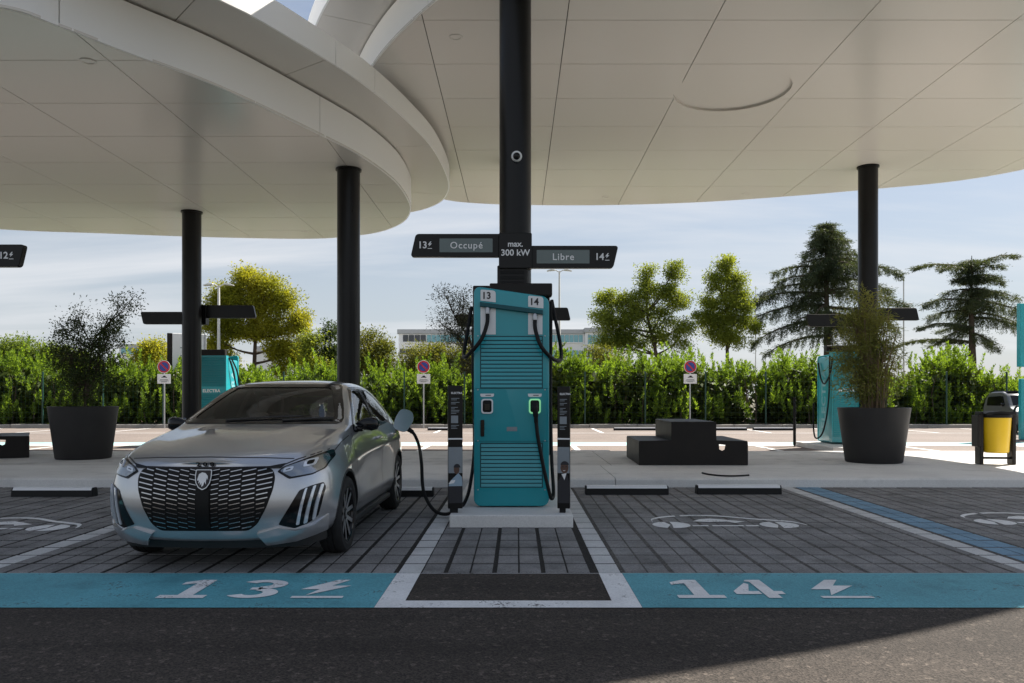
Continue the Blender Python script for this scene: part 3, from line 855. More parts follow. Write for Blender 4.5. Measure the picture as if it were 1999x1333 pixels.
def avail_sign(loc, label, left, right, front=True, texts=None):
    t = thing('bay_sign', label, 'sign', loc, 0 if front else math.pi)
    M = None
    MB().prism(round_poly([(-.235, -.25), (.235, -.25), (.235, .25), (-.235, .25)], .02), -.11, .11, 'y', .006).build('centre_box', M_['black'], t)
    a1 = MB().prism(arm_poly(-1.50, -.2352, -.08, .25, -1), -.05, .05, 'y', .006).build('sign_arm', M_['black'], t)
    a2 = MB().prism(arm_poly(.2352, 1.475, -.24, .08, 1), -.05, .05, 'y', .006).build('sign_arm', M_['black'], t)
    if texts:
        for arm, (x0, x1, z0, z1), st in ((a1, (-1.085, -.325, -.015, .182), texts[1]), (a2, (.305, 1.06, -.175, .018), texts[3])):
            MB().prism(rrect(x0, z0, x1, z1, .008), -.0525, -.0502, 'y').build('display', M_['screen'], arm)
        lettering(texts[1], .135, face_cam(-.70, -.0545, .08), M_['print_white'], a1, .0012, spacing=1.12)
        lettering(texts[3], .135, face_cam(.685, -.0545, -.085), M_['print_white'], a2, .0012, spacing=1.12)
        bay_text(a1, texts[0], -1.395, -.0525, .085, .135, M_['print_white'])
        bay_text(a2, texts[2], 1.135, -.0525, -.082, .135, M_['print_white'])
        lettering('max.', .115, face_cam(-.0, -.1125, .09), M_['print_white'], t, .0022)
        lettering('300 kW', .125, face_cam(-.0, -.1125, -.035), M_['print_white'], t, .0022)
    return t
SY = COL_MAIN[1] - .345
ms_ = avail_sign((-.02, SY, CAM_H + (HOR - 491.5) * SY / F_PX), 'black bay sign reading 13 Occupé and 14 Libre on the tall central column', 1, 1, True, ('13', 'Occupé', '14', 'Libre'))
ms_.scale = (.927,) * 3
# junction box under the sign
jb = thing('junction_box', 'small black box on the tall column between its sign and the charger', 'box', (-.06, COL_MAIN[1] - .30, 2.87))
MB().box2((-.20, -.10, -.135), (.20, .10, .155), .012).build('case', M_['black'], jb)
for k in range(3): MB().box2((-.16, -.108, -.10 + .07 * k), (.16, -.1005, -.055 + .07 * k), .003).build('cover_rib', M_['blackmatt'], jb)
# signs of the far bays, seen from behind
def sgn(x, y, z, lab, sc_=.95):
    s_ = avail_sign((x, y, z), lab, 1, 1, False); s_.scale = (sc_,) * 3
sgn(COL_LEFT[0] + .03, COL_LEFT[1] + .32, 3.29, 'dark back of a two-armed bay sign on the slim column left of the car')
sgn(COL_RIGHT[0] - .02, COL_RIGHT[1] + .32, 3.27, 'dark back of a two-armed bay sign behind the bamboo planter on the right')
sgn(-.11, 19.5, 3.23, 'dark back of a bay sign showing one arm just right of the charger top')
column(-.15, 19.18, .44, ZR, 'black round column hidden behind the tall central column')
# the neighbouring sign cut by the left edge of the picture
sx = (51 - VPX) / F_PX * SY
ls = thing('bay_sign', 'black bay sign reading 12 cut off by the left edge of the picture', 'sign', (sx - 1.367, SY, CAM_H + (HOR - 500) * SY / F_PX + .075))
ls.scale = (.927,) * 3
MB().prism(arm_poly(.2352, 1.475, -.24, .08, 1), -.05, .05, 'y', .006).build('sign_arm', M_['black'], ls)
MB().prism(round_poly([(-.235, -.25), (.235, -.25), (.235, .25), (-.235, .25)], .02), -.11, .11, 'y', .006).build('centre_box', M_['black'], ls)
MB().prism(arm_poly(-1.50, -.2352, -.08, .25, -1), -.05, .05, 'y', .006).build('sign_arm', M_['black'], ls)
bay_text(ls, '12', 1.135 - .02, -.0525, -.082, .135, M_['print_white'])
column(sx - 1.367, COL_MAIN[1], .437, ZL, 'black round column left of the picture, carrying the sign for bay 12', .13)
# ------------------------------------------------------------------ the car
CAR_X, CAR_Y, CAR_RZ = -2.262, 5.76, R(-.6)
CARPX = {
    'headlight': [(.508, .735), (.545, .768), (.694, .828), (.78, .864), (.808, .815), (.795, .738), (.735, .702), (.593, .680)],
    'claw': [(.525, .352), (.60, .478), (.665, .597), (.73, .624), (.796, .640), (.810, .60), (.79, .478), (.77, .395), (.715, .350), (.63, .318)],
    'stripes': [[(.636, .345), (.694, .605), (.708, .612), (.656, .348)], [(.682, .350), (.741, .619), (.756, .624), (.703, .356)], [(.733, .370), (.782, .628), (.796, .626), (.751, .381)]],
    'lip': [(.375, .298), (.525, .334), (.63, .310), (.74, .338), (.822, .395), (.79, .288), (.615, .25), (.43, .236)],
}
def car_paint():
    m, nt, b = mat_new('silver_grey_car_paint'); L = nt.links.new
    g = nt.nodes.new('ShaderNodeNewGeometry')
    v = nt.nodes.new('ShaderNodeTexVoronoi'); v.inputs['Scale'].default_value = 1400
    L(g.outputs['Position'], v.inputs['Vector'])
    s = nt.nodes.new('ShaderNodeSeparateColor'); L(v.outputs['Color'], s.inputs[0])
    r = nt.nodes.new('ShaderNodeMapRange'); L(s.outputs[0], r.inputs[0]); r.inputs[3].default_value, r.inputs[4].default_value = 0.92, 1.1
    k = nt.nodes.new('ShaderNodeVectorMath'); k.operation = 'SCALE'; k.inputs[0].default_value = (0.49, 0.50, 0.515)
    L(r.outputs[0], k.inputs['Scale']); L(k.outputs[0], b.inputs['Base Color'])
    setp(b, Metallic=0.80, Roughness=0.30, Coat_Weight=1.0, Coat_Roughness=0.02, Coat_IOR=1.6)
    return m
M_['paint'] = car_paint()
M_['trim_black'] = plain('black_trim_plastic', (0.016, 0.016, 0.016), 0.45)
M_['chrome'] = plain('satin_chrome', (0.46, 0.47, 0.48), 0.20, 1.0, 0.5, 0.0, 0.03, 5)
M_['alloy'] = plain('machined_alloy', (0.72, 0.72, 0.73), 0.3, 1.0, 0.5, 0.0, 0.05, 10)
M_['reflector'] = plain('headlamp_reflector', (0.26, 0.28, 0.30), 0.14, 0.9, 0.6, 0.8, 0.05, 12)
M_['lens'] = plain('clear_lens', (0.62, 0.66, 0.71), 0.10, 0.35, 0.9, 1.0, 0.03, 20)
M_['interior'] = plain('dark_car_interior', (0.009, 0.009, 0.009), 0.8)
M_['seat'] = plain('grey_seat_fabric', (0.07, 0.07, 0.072), 0.85)
M_['glass_car'] = glass_mat('car_glass', (0.50, 0.56, 0.55))

def body_mesh():
    """Half rings of the body shell, nose to tail; x across, y back from the nose, z up."""
    sill = lambda y, w=.83: [(0, y, .19), (.70, y, .19), (w, y, .235)]
    S = []
    c0 = [(0, .10, .225), (.30, .10, .225), (.47, .06, .235), (.515, .03, .33), (.53, .012, .47), (.535, .025, .62), (.52, .055, .735),
          (.45, .075, .785), (.32, .068, .80), (.16, .06, .805), (0, .058, .806)]
    S.append([(p[0] * .5, p[1] - .035 + (0 if i not in (0, 10) else .0), p[2]) for i, p in enumerate(c0)])
    S.append(c0)
    S.append([(0, .15, .215), (.50, .15, .215), (.645, .12, .25), (.682, .10, .345), (.70, .085, .48), (.70, .105, .62), (.688, .145, .742),
              (.62, .165, .822), (.42, .15, .848), (.2, .143, .855), (0, .14, .856)])
    S.append([(0, .30, .205), (.60, .30, .205), (.755, .25, .262), (.792, .235, .36), (.806, .22, .50), (.804, .245, .645), (.780, .295, .775),
              (.69, .33, .872), (.45, .31, .897), (.22, .305, .903), (0, .305, .904)])
    S.append([(0, .5, .2), (.68, .5, .2), (.835, .47, .25), (.862, .46, .38), (.868, .45, .52), (.856, .47, .685), (.803, .52, .832),
              (.70, .55, .922), (.50, .55, .936), (.27, .55, .962), (0, .55, .964)])
    S.append(sill(.83, .85) + [(.882, .83, .40), (.884, .83, .55), (.866, .83, .725), (.807, .83, .872), (.715, .85, .964), (.54, .85, .974), (.30, .85, 1.006), (0, .85, 1.009)])
    S.append(sill(1.12, .84) + [(.872, 1.12, .40), (.868, 1.12, .55), (.851, 1.12, .742), (.805, 1.12, .898), (.737, 1.10, .995), (.57, 1.10, 1.008), (.32, 1.10, 1.037), (0, 1.10, 1.040)])
    S.append(sill(1.32) + [(.866, 1.32, .40), (.858, 1.32, .56), (.845, 1.32, .76), (.803, 1.30, .922), (.752, 1.27, 1.012), (.70, 1.215, 1.040), (.36, 1.20, 1.052), (0, 1.19, 1.054)])
    S.append(sill(1.64) + [(.862, 1.64, .40), (.838, 1.64, .56), (.847, 1.64, .77), (.806, 1.64, .945), (.705, 1.64, 1.165), (.622, 1.62, 1.225), (.32, 1.585, 1.242), (0, 1.575, 1.246)])
    S.append(sill(2.02) + [(.862, 2.02, .40), (.834, 2.02, .56), (.852, 2.02, .785), (.808, 2.02, .957), (.645, 2.02, 1.335), (.535, 2.02, 1.402), (.28, 1.99, 1.422), (0, 1.98, 1.427)])
    S.append(sill(2.42) + [(.864, 2.42, .40), (.836, 2.42, .56), (.858, 2.42, .795), (.809, 2.42, .965), (.628, 2.42, 1.372), (.522, 2.42, 1.437), (.27, 2.42, 1.456), (0, 2.42, 1.460)])
    S.append(sill(2.86) + [(.874, 2.86, .40), (.866, 2.86, .56), (.868, 2.86, .81), (.808, 2.86, .975), (.617, 2.86, 1.366), (.512, 2.86, 1.428), (.26, 2.86, 1.450), (0, 2.86, 1.454)])
    S.append(sill(3.37, .86) + [(.890, 3.37, .40), (.890, 3.37, .56), (.878, 3.37, .825), (.800, 3.37, .99), (.607, 3.37, 1.312), (.50, 3.37, 1.378), (.26, 3.37, 1.403), (0, 3.37, 1.408)])
    S.append(sill(3.70, .82) + [(.865, 3.70, .42), (.872, 3.70, .57), (.853, 3.70, .84), (.772, 3.70, 1.003), (.60, 3.70, 1.21), (.49, 3.70, 1.31), (.25, 3.72, 1.345), (0, 3.72, 1.35)])
    S.append([(0, 3.9, .26), (.6, 3.9, .26), (.74, 3.9, .29), (.80, 3.91, .43), (.815, 3.92, .58), (.795, 3.9, .84), (.735, 3.89, .98), (.62, 3.88, 1.08), (.48, 3.86, 1.165), (.25, 3.86, 1.19), (0, 3.86, 1.195)])
    S.append([(0, 4.0, .29), (.5, 4.0, .29), (.62, 4.02, .32), (.68, 4.04, .45), (.70, 4.05, .60), (.69, 4.02, .82), (.63, 4.0, .93), (.53, 3.97, 1.0), (.42, 3.95, 1.045), (.2, 3.95, 1.055), (0, 3.95, 1.06)])
    n = len(S[0]); bm = bmesh.new()
    rv, lv = [], []
    for ring in S:
        r = [bm.verts.new(p) for p in ring]
        l = [r[i] if i in (0, n - 1) else bm.verts.new((-ring[i][0], ring[i][1], ring[i][2])) for i in range(n)]
        rv.append(r); lv.append(l)
    for a in range(len(S) - 1):
        for i in range(n - 1):
            bm.faces.new((rv[a][i], rv[a][i + 1], rv[a + 1][i + 1], rv[a + 1][i]))
            bm.faces.new((lv[a][i + 1], lv[a][i], lv[a + 1][i], lv[a + 1][i + 1]))
    for k in (0, len(S) - 1):
        for i in range(n - 1):
            q = []
            for v in (rv[k][i], rv[k][i + 1], lv[k][i + 1], lv[k][i]):
                if v not in q: q.append(v)
            bm.faces.new(q)
    bmesh.ops.recalc_face_normals(bm, faces=bm.faces[:])
    cl = bm.edges.layers.float.get('crease_edge') or bm.edges.layers.float.new('crease_edge')
    for ring_i, i, w in [(r_, 5, .75) for r_ in range(4, 13)] + [(r_, 7, .45) for r_ in range(2, 7)] + [(r_, 8, .85) for r_ in range(3, 7)] + [(r_, 9, .5) for r_ in range(3, 7)] + [(r_, 6, .5) for r_ in range(6, 13)] + [(r_, 3, .55) for r_ in range(6, 12)]:
        for side in (rv, lv):
            e = bm.edges.get((side[ring_i][i], side[ring_i + 1][i]))
            if e: e[cl] = w
    me = bpy.data.meshes.new('body'); bm.to_mesh(me); bm.free()
    return me

class Shell:
    """Ray-casts trim outlines on to the body surface."""
    def __init__(s, me):
        s.b = BVHTree.FromPolygons([v.co.copy() for v in me.vertices], [tuple(p.vertices) for p in me.polygons])
    def front(s, x, z):
        h = s.b.ray_cast(Vector((x, -2, z)), Vector((0, 1, 0)))
        if h[0] is None:
            q = s.b.find_nearest(Vector((x, .3, z))); return q[0], q[1]
        return h[0], h[1]
    def side(s, y, z, sg=1):
        h = s.b.ray_cast(Vector((3 * sg, y, z)), Vector((-sg, 0, 0)))
        if h[0] is None:
            q = s.b.find_nearest(Vector((sg * .8, y, z))); return q[0], q[1]
        return h[0], h[1]
    def rear(s, x, z):
        h = s.b.ray_cast(Vector((x, 7, z)), Vector((0, -1, 0)))
        if h[0] is None:
            q = s.b.find_nearest(Vector((x, 4, z))); return q[0], q[1]
        return h[0], h[1]
    def top(s, x, y):
        h = s.b.ray_cast(Vector((x, y, 4)), Vector((0, 0, -1)))
        return h[0], h[1]

def densify(poly, d, closed=True):
    out = []; m = len(poly)
    for i in range(m if closed else m - 1):
        a, b = Vector(poly[i]), Vector(poly[(i + 1) % m])
        k = max(1, int((b - a).length / d))
        out += [tuple(a.lerp(b, j / k)) for j in range(k)]
    if not closed: out.append(tuple(poly[-1]))
    return out

def inside(p, poly):
    c = False; x, y = p; m = len(poly)
    for i in range(m):
        x1, y1 = poly[i]; x2, y2 = poly[i - 1]
        if (y1 > y) != (y2 > y) and x < (x2 - x1) * (y - y1) / (y2 - y1) + x1: c = not c
    return c

def patch_bm(proj, poly, off, thick, d=.03, tilt=0.0):
    """A skin of given thickness that follows the shell inside a 2D outline."""
    poly = densify(poly, d)
    xs = [p[0] for p in poly]; ys = [p[1] for p in poly]
    pts = [Vector(p) for p in poly]; n = len(pts)
    x = min(xs) + d * .5
    while x < max(xs):
        y = min(ys) + d * .5
        while y < max(ys):
            if inside((x, y), poly) and min((Vector((x, y)) - q).length for q in pts[:n]) > d * .45:
                pts.append(Vector((x, y)))
            y += d
        x += d
    r = delaunay_2d_cdt(pts, [(i, (i + 1) % n) for i in range(n)], [], 1, 1e-5)
    bm = bmesh.new(); vs, vi = [], []
    hits = [proj(p[0], p[1]) for p in r[0]]
    zt_ = max(p[1] for p in r[0])
    for (h, nrm), p in zip(hits, r[0]): vs.append(bm.verts.new(h + nrm * (off + tilt * (zt_ - p[1]))))
    for f in r[2]:
        try: bm.faces.new([vs[i] for i in f])
        except ValueError: pass
    # orient outwards, then give it depth
    if bm.faces:
        bm.normal_update()
        s = sum((f.normal.dot(hits[0][1]) for f in bm.faces))
        bmesh.ops.recalc_face_normals(bm, faces=bm.faces[:]); bm.normal_update()
        if sum(f.normal.dot(hits[0][1]) for f in bm.faces) < 0: bmesh.ops.reverse_faces(bm, faces=bm.faces[:])
    if thick > 0:
        be = [e for e in bm.edges if len(e.link_faces) == 1]
        low = {}
        for e in be:
            for v in e.verts:
                if v not in low:
                    i = vs.index(v); low[v] = bm.verts.new(hits[i][0] + hits[i][1] * (off - thick))
        for e in be:
            a, b = e.verts
            f = e.link_faces[0]
            lv = [l.vert for l in f.loops]
            if lv[(lv.index(a) + 1) % len(lv)] == b: a, b = b, a
            bm.faces.new((a, b, low[b], low[a]))
    return bm

def patch(name, mat, parent, proj, poly, off=.004, thick=.012, d=.03, label=None, tilt=0.0):
    mb = MB().bm(patch_bm(proj, poly, off, thick, d, tilt))
    o = mb.build(name, mat, parent, smooth=True, ang=.9)
    if label: o['label'] = label
    return o

def strip_on(mb, proj, line, w, off=.0015, d=.03):
    """A narrow flat ribbon laid on the shell along a 2D line (shut lines)."""
    P = [Vector(p) for p in densify(line, d, False)]
    L, Rr = [], []
    for i, p in enumerate(P):
        t = (P[min(i + 1, len(P) - 1)] - P[max(i - 1, 0)]).normalized(); nn = Vector((-t.y, t.x)) * w / 2
        for lst, q in ((L, p + nn), (Rr, p - nn)):
            h, nrm = proj(q.x, q.y); lst.append(h + nrm * off)
    vs = L + Rr; k = len(P)
    mb.add(vs, [(i, i + 1, k + i + 1, k + i) for i in range(k - 1)])

def mirx(poly): return [(-p[0], p[1]) for p in poly][::-1]

def wheel_mesh_parts():
    """Tyre, rim and spokes about the x axis, outer face towards +x."""
    w, r = .195, .316
    tyre = MB().lathe([(.222, -w / 2 + .012), (.25, -w / 2), (.292, -w / 2 + .004), (.309, -w / 2 + .022), (r, -w / 2 + .045), (r, -.03), (r - .007, -.028), (r - .007, -.022), (r, -.02),
                       (r, .02), (r - .007, .022), (r - .007, .028), (r, .03), (r, w / 2 - .045), (.309, w / 2 - .022), (.292, w / 2 - .004), (.25, w / 2), (.222, w / 2 - .012), (.215, 0)], 48, axis='x', closed=True)
    rim = MB().lathe([(.218, -.085), (.226, -.08), (.205, -.06), (.198, .0), (.204, .065), (.224, .082), (.230, .086), (.224, .09), (.21, .084), (.19, .0), (.19, -.08)], 48, axis='x', closed=True)
    rim.lathe([(.0, -.05), (.15, -.05), (.15, -.035), (.0, -.035)], 32, axis='x')      # brake disc
    dark = MB(); bright = MB()
    dark.lathe([(0, .03), (.055, .03), (.06, .05), (.05, .066), (0, .07)], 24, axis='x')
    for k in range(5):
        a0 = 2 * math.pi * k / 5 + .2
        for sgn in (-1, 1):
            # each arm runs from hub to rim, tapering, dark flank with a machined face
            a_in, a_out = a0 + sgn * .16, a0 + sgn * .33
            p1 = Vector((.062, .05 * math.cos(a_in), .05 * math.sin(a_in)))
            p2 = Vector((.078, .214 * math.cos(a_out), .214 * math.sin(a_out)))
            t = (p2 - p1).normalized(); nn = Vector((1, 0, 0)).cross(t).normalized()
            for mb, w1, w2, x0, x1 in ((dark, .019, .017, -.035, .0), (bright, .017, .015, .0, .003)):
                q = [p1 + nn * w1, p1 - nn * w1, p2 - nn * w2, p2 + nn * w2]
                vs = [v + Vector((x0, 0, 0)) for v in q] + [v + Vector((x1, 0, 0)) for v in q]
                mb.add(vs, [(3, 2, 1, 0), (4, 5, 6, 7), (0, 1, 5, 4), (1, 2, 6, 5), (2, 3, 7, 6), (3, 0, 4, 7)])
    bright.lathe([(0, .0705), (.026, .0705), (.028, .073), (0, .075)], 20, axis='x')
    return tyre, rim, dark, bright

def build_car():
    root = thing('parked_car', 'silver grey hatchback reversed into the bay marked 13 with its charge flap open', 'car', (CAR_X, CAR_Y, 0), CAR_RZ)
    me0 = body_mesh()
    tmp = bpy.data.objects.new('tmp', me0); COL.objects.link(tmp)
    sub = tmp.modifiers.new('s', 'SUBSURF'); sub.levels = sub.render_levels = 3
    shell_me = evaluated_copy(tmp, 'shell')
    bpy.data.objects.remove(tmp)
    sh = Shell(shell_me)
    build_car.shell = sh
    # ---- cut wheel wells, cabin and window openings
    WS = [(-.665, 1.075), (.665, 1.075), (.60, 1.19), (.475, 1.388), (-.475, 1.388), (-.60, 1.19)]
    SW1 = [(1.50, .985), (2.38, .998), (2.36, 1.352), (2.12, 1.345), (1.90, 1.25), (1.64, 1.085)]
    SW2 = [(2.50, 1.000), (3.20, 1.035), (3.33, 1.09), (3.34, 1.13), (3.12, 1.27), (2.86, 1.338), (2.48, 1.354)]
    RW = [(-.55, 1.06), (.55, 1.06), (.47, 1.29), (-.47, 1.29)]
    body = bpy.data.objects.new('body', shell_me); COL.objects.link(body)
    shell_me.materials.clear(); shell_me.materials.append(M_['paint']); shell_me.materials.append(M_['interior'])
    cut = []
    def cutter(mb):
        o = mb.build('cutter', M_['interior']); cut.append(o)
        md = body.modifiers.new('b', 'BOOLEAN'); md.operation = 'DIFFERENCE'; md.solver = 'EXACT'; md.object = o; md.material_mode = 'TRANSFER'
    for y in (.83, 3.37):
        for sg in (-1, 1):
            cutter(MB().lathe([(.352, .58 * sg), (.352, 1.1 * sg)][::sg], 56, (0, y, .325), 'x'))
    bm = bmesh.new()
    for y, z, hw in ((1.40, .50, .70), (3.55, .50, .66), (1.40, .95, .72), (1.36, 1.0, .66), (3.6, .97, .66), (2.10, 1.372, .50), (3.2, 1.355, .47), (3.55, 1.27, .42), (2.5, 1.40, .47)):
        for s in (-1, 1): bm.verts.new((hw * s, y, z))
    bmesh.ops.convex_hull(bm, input=bm.verts[:])
    cutter(MB().bm(bm))
    cutter(MB().prism(round_poly(WS, .05), 1.0, 2.2, 'y'))
    cutter(MB().prism(round_poly(SW1, .05), -1.0, 1.0, 'x'))
    cutter(MB().prism(round_poly(SW2, .05), -1.0, 1.0, 'x'))
    cutter(MB().prism(round_poly(RW, .05), 3.3, 4.2, 'y'))
    cut_me = evaluated_copy(body, 'body')
    for o in cut: bpy.data.objects.remove(o)
    bpy.data.objects.remove(body)
    cut_me.name = 'body'
    cut_me.shade_smooth(); cut_me.set_sharp_from_angle(angle=.7)
    link(bpy.data.objects.new('body', cut_me), root)
    # ---- glass and its black surrounds
    for nm, proj, poly in (('windscreen', sh.front, WS), ('rear_window', sh.rear, RW)):
        g = patch(nm, M_['glass_car'], root, proj, round_poly([(p[0] * 1.012, p[1]) for p in poly], .05), -.003, 0, .05)
    for sg in (-1, 1):
        for poly in (SW1, SW2):
            patch('side_window', M_['glass_car'], root, (lambda s_: lambda y, z: sh.side(y, z, s_))(sg), round_poly(poly, .05), -.003, 0, .05)
    # black band round the windscreen
    fr = MB()
    outer = round_poly([(-.715, 1.046), (.715, 1.046), (.648, 1.19), (.517, 1.404), (-.517, 1.404), (-.648, 1.19)], .05, 4)
    inner = round_poly([(-.635, 1.084), (.635, 1.084), (.572, 1.19), (.452, 1.374), (-.452, 1.374), (-.572, 1.19)], .05, 4)
    def ring_on(mb, proj, A, B, off):
        n = len(A); vs = []
        for p in A + B:
            h, nr = proj(p[0], p[1]); vs.append(h + nr * off)
        mb.add(vs, [(i, (i + 1) % n, n + (i + 1) % n, n + i) for i in range(n)])
    fr = MB(); ring_on(fr, sh.front, densify_pair(outer, inner)[0], densify_pair(outer, inner)[1], .003)
    fr.build('windscreen_surround', M_['gloss_black'], root, True)
    for sg in (-1, 1):
        pr = (lambda s_: lambda y, z: sh.side(y, z, s_))(sg)
        o2 = round_poly([(1.40, .972), (2.38, .985), (3.22, 1.02), (3.40, 1.08), (3.42, 1.13), (3.16, 1.292), (2.86, 1.36), (2.38, 1.372), (2.10, 1.362), (1.88, 1.268), (1.60, 1.095)], .03, 3)
        # window frame band: strips over the outline and the black centre pillar
        fb = MB()
        strip_on(fb, pr, o2 + [o2[0]], .024, .004)
        fb.build('window_frame', M_['gloss_black'], root)
        patch('centre_pillar', M_['gloss_black'], root, pr, [(2.375, .995), (2.505, .998), (2.485, 1.36), (2.355, 1.36)], .004, .01, .06)
    # ---- nose: grille with chrome dashes, emblem, headlights, claw lamps, lower lip
    GR = [(-.475, .758), (.475, .758), (.502, .70), (.492, .61), (.448, .48), (.385, .362), (.318, .312), (-.318, .312), (-.385, .362), (-.448, .48), (-.492, .61), (-.502, .70)]
    grille = patch('grille', M_['grille_black'], root, sh.front, round_poly(GR, .03, 3), .004, .012, .04)
    GRb = round_poly([(p[0] * .985, p[1] if p[1] > .7 else p[1] + .006) for p in GR], .03, 3)
    zs = .14
    row = 0
    bars = []
    while zs < .76:
        for sg in (-1, 1):
            x = .056; col = 0
            while x < .52:
                ln = .058 + .015 * col
                z0 = zs + .20 * (x - .056) + (.0165 if col % 2 else 0)
                a = (sg * x, z0); b = (sg * (x + ln * .88), z0 + .20 * ln * .88)
                if inside(a, GRb):
                    kk = 0
                    while not inside(b, GRb) and kk < 6:
                        b = (a[0] + (b[0] - a[0]) * .75, a[1] + (b[1] - a[1]) * .75); kk += 1
                    if abs(b[0] - a[0]) > .012: bars.append((a, b, .0021 + .0004 * col))
                x += ln; col += 1
        zs += .0335; row += 1
    for a, b, w in bars:
        mb = MB()
        pts = []
        for t in (0, .5, 1):
            p = Vector(a).lerp(Vector(b), t)
            for dz in (-w, w):
                h, nr = sh.front(p.x, p.y + dz); pts.append(h + nr * .012)
        base = [p + Vector((0, .008, 0)) for p in pts]
        vs = pts + base
        mb.add(vs, [(0, 2, 3, 1), (2, 4, 5, 3), (6, 7, 9, 8), (8, 9, 11, 10), (0, 6, 8, 2), (2, 8, 10, 4), (1, 3, 9, 7), (3, 5, 11, 9), (0, 1, 7, 6), (4, 10, 11, 5)])
        mb.build('grille_bar', M_['chrome'], grille)
    patch('radar_panel', M_['grille_black'], grille, sh.front, [(-.05, .33), (.05, .33), (.042, .60), (-.042, .60)], .014, .012, .05)
    patch('grille_top_band', M_['gloss_black'], grille, sh.front, round_poly([(-.53, .758), (.53, .758), (.56, .79), (.45, .772), (-.45, .772), (-.56, .79)], .01), .008, .01, .04)
    # shield emblem with an engraved head
    shd = [(-.058, .748), (.058, .748), (.06, .70), (.052, .655), (.03, .622), (0, .606), (-.03, .622), (-.052, .655), (-.06, .70)]
    emb = patch('emblem', M_['chrome'], root, sh.front, round_poly(shd, .008), .028, .02, .02)
    inn = [(p[0] * .89, .682 + (p[1] - .682) * .91) for p in shd]
    patch('emblem_field', M_['gloss_black'], emb, sh.front, round_poly(inn, .008), .030, .004, .02)
    lion = [(-.036, .69), (-.030, .715), (-.008, .727), (.016, .722), (.034, .703), (.038, .675), (.030, .690), (.024, .668), (.026, .645), (.014, .664), (.008, .640),
            (-.004, .628), (-.006, .655), (-.016, .638), (-.018, .662), (-.030, .650), (-.026, .672), (-.040, .672)]
    patch('emblem_head', M_['chrome'], emb, sh.front, lion, .034, .004, .012)
    # bonnet lettering, set on the lip above the grille
    for i, ch in enumerate('208'):
        x = -.05 + i * .05
        h, nr = sh.front(x, .802)
        tm = text_mesh(ch, .042, .0012, 'CENTER', .002)
        z_ax = (nr * .35 + Vector((0, -.65, 0))).normalized(); x_ax = Vector((1, 0, 0)); y_ax = z_ax.cross(x_ax).normalized(); x_ax = y_ax.cross(z_ax)
        Mx = Matrix(((x_ax.x, y_ax.x, z_ax.x, h.x), (x_ax.y, y_ax.y, z_ax.y, h.y), (x_ax.z, y_ax.z, z_ax.z, h.z), (0, 0, 0, 1)))
        tm.transform(Matrix.Translation(nr * .016) @ Mx @ Matrix.Scale(1.5, 4, (1, 0, 0)))
        tm.materials.clear(); tm.materials.append(M_['gloss_black'])
        link(bpy.data.objects.new('lettering', tm), root)
    HL = CARPX['headlight']; CL = CARPX['claw']; LP = CARPX['lip']
    for sg in (-1, 1):
        f = (lambda p: p) if sg == 1 else mirx
        hl = patch('headlight', M_['gloss_black'], root, sh.front, round_poly(f(HL), .012, 3), .004, .014, .025)
        cx = sum(p[0] for p in HL) / len(HL); cz = sum(p[1] for p in HL) / len(HL)
        HI = [(cx + (p[0] - cx) * .90, cz + (p[1] - cz) * .80 - .004) for p in HL]
        patch('reflector', M_['reflector'], hl, sh.front, round_poly(f(HI), .012, 3), .009, .004, .025)
        for (x0, z0, x1, z1) in ((.545, .725, .605, .765), (.665, .755, .735, .815)):
            q = [(x0, z0), (x1, z0 + .012), (x1 + .006, z1), (x0 + .006, z1 - .012)]
            patch('lamp_lens', M_['lens'], hl, sh.front, round_poly(f(q), .012, 3), .016, .010, .02)
            q2 = [(x0 + .018, z0 + .014), (x1 - .014, z0 + .02), (x1 - .012, z1 - .014), (x0 + .02, z1 - .02)]
            patch('projector', M_['gloss_black'], hl, sh.front, round_poly(f(q2), .01, 3), .018, .003, .02)
        cl = patch('fog_lamp_recess', M_['gloss_black'], root, sh.front, round_poly(f(CL), .012, 3), .005, .012, .025)
        for q in CARPX['stripes']:
            patch('claw_lamp', M_['lens'], cl, sh.front, round_poly(f(q), .006, 2), .014, .012, .02)
        patch('bumper_blade', M_['paint'], root, sh.front, round_poly(f(LP), .008, 3), .006, .02, .025, None, .26)
    # lower black lip, inside the shell outline of the bumper
    lip = MB()
    pth = [(-.80, .42, .215), (-.70, .20, .205), (-.5, .115, .20), (0, .075, .20), (.5, .115, .20), (.70, .20, .205), (.80, .42, .215)]
    pl = catmull(pth, 8)
    vs = [];
    for p in pl:
        vs += [(p.x * .97, p.y + .035, p.z + .03), (p.x * .97, p.y + .05, p.z - .035), (p.x * .97, p.y + .16, p.z - .04), (p.x * .97, p.y + .16, p.z + .03)]
    nn = len(pl)
    lip.add(vs, [(i * 4 + k, i * 4 + (k + 1) % 4, (i + 1) * 4 + (k + 1) % 4, (i + 1) * 4 + k) for i in range(nn - 1) for k in range(4)])
    lip.build('lower_lip', M_['trim_black'], root, True)
    # ---- shut lines
    sl = MB()
    strip_on(sl, sh.front, [(-.60, .822), (-.4, .832), (0, .838), (.4, .832), (.60, .822)], .006, .001)
    for sg in (-1, 1):
        strip_on(sl, sh.front, [(sg * .555, .786), (sg * .62, .815), (sg * .70, .842), (sg * .765, .868)], .009, .0015)
        pr = (lambda s_: lambda y, z: sh.side(y, z, s_))(sg)
        for line in ([(1.30, .96), (1.24, .85), (1.22, .60), (1.26, .35), (1.33, .27)], [(2.44, .99), (2.45, .75), (2.43, .45), (2.40, .27)],
                     [(3.22, 1.02), (3.18, .86), (3.06, .70), (2.98, .50), (2.95, .27)], [(1.33, .27), (2.95, .27)], [(.62, .845), (.9, .90), (1.2, .945)]):
            strip_on(sl, pr, line, .007, .0012)
    sl.build('panel_gap', M_['trim_black'], root)
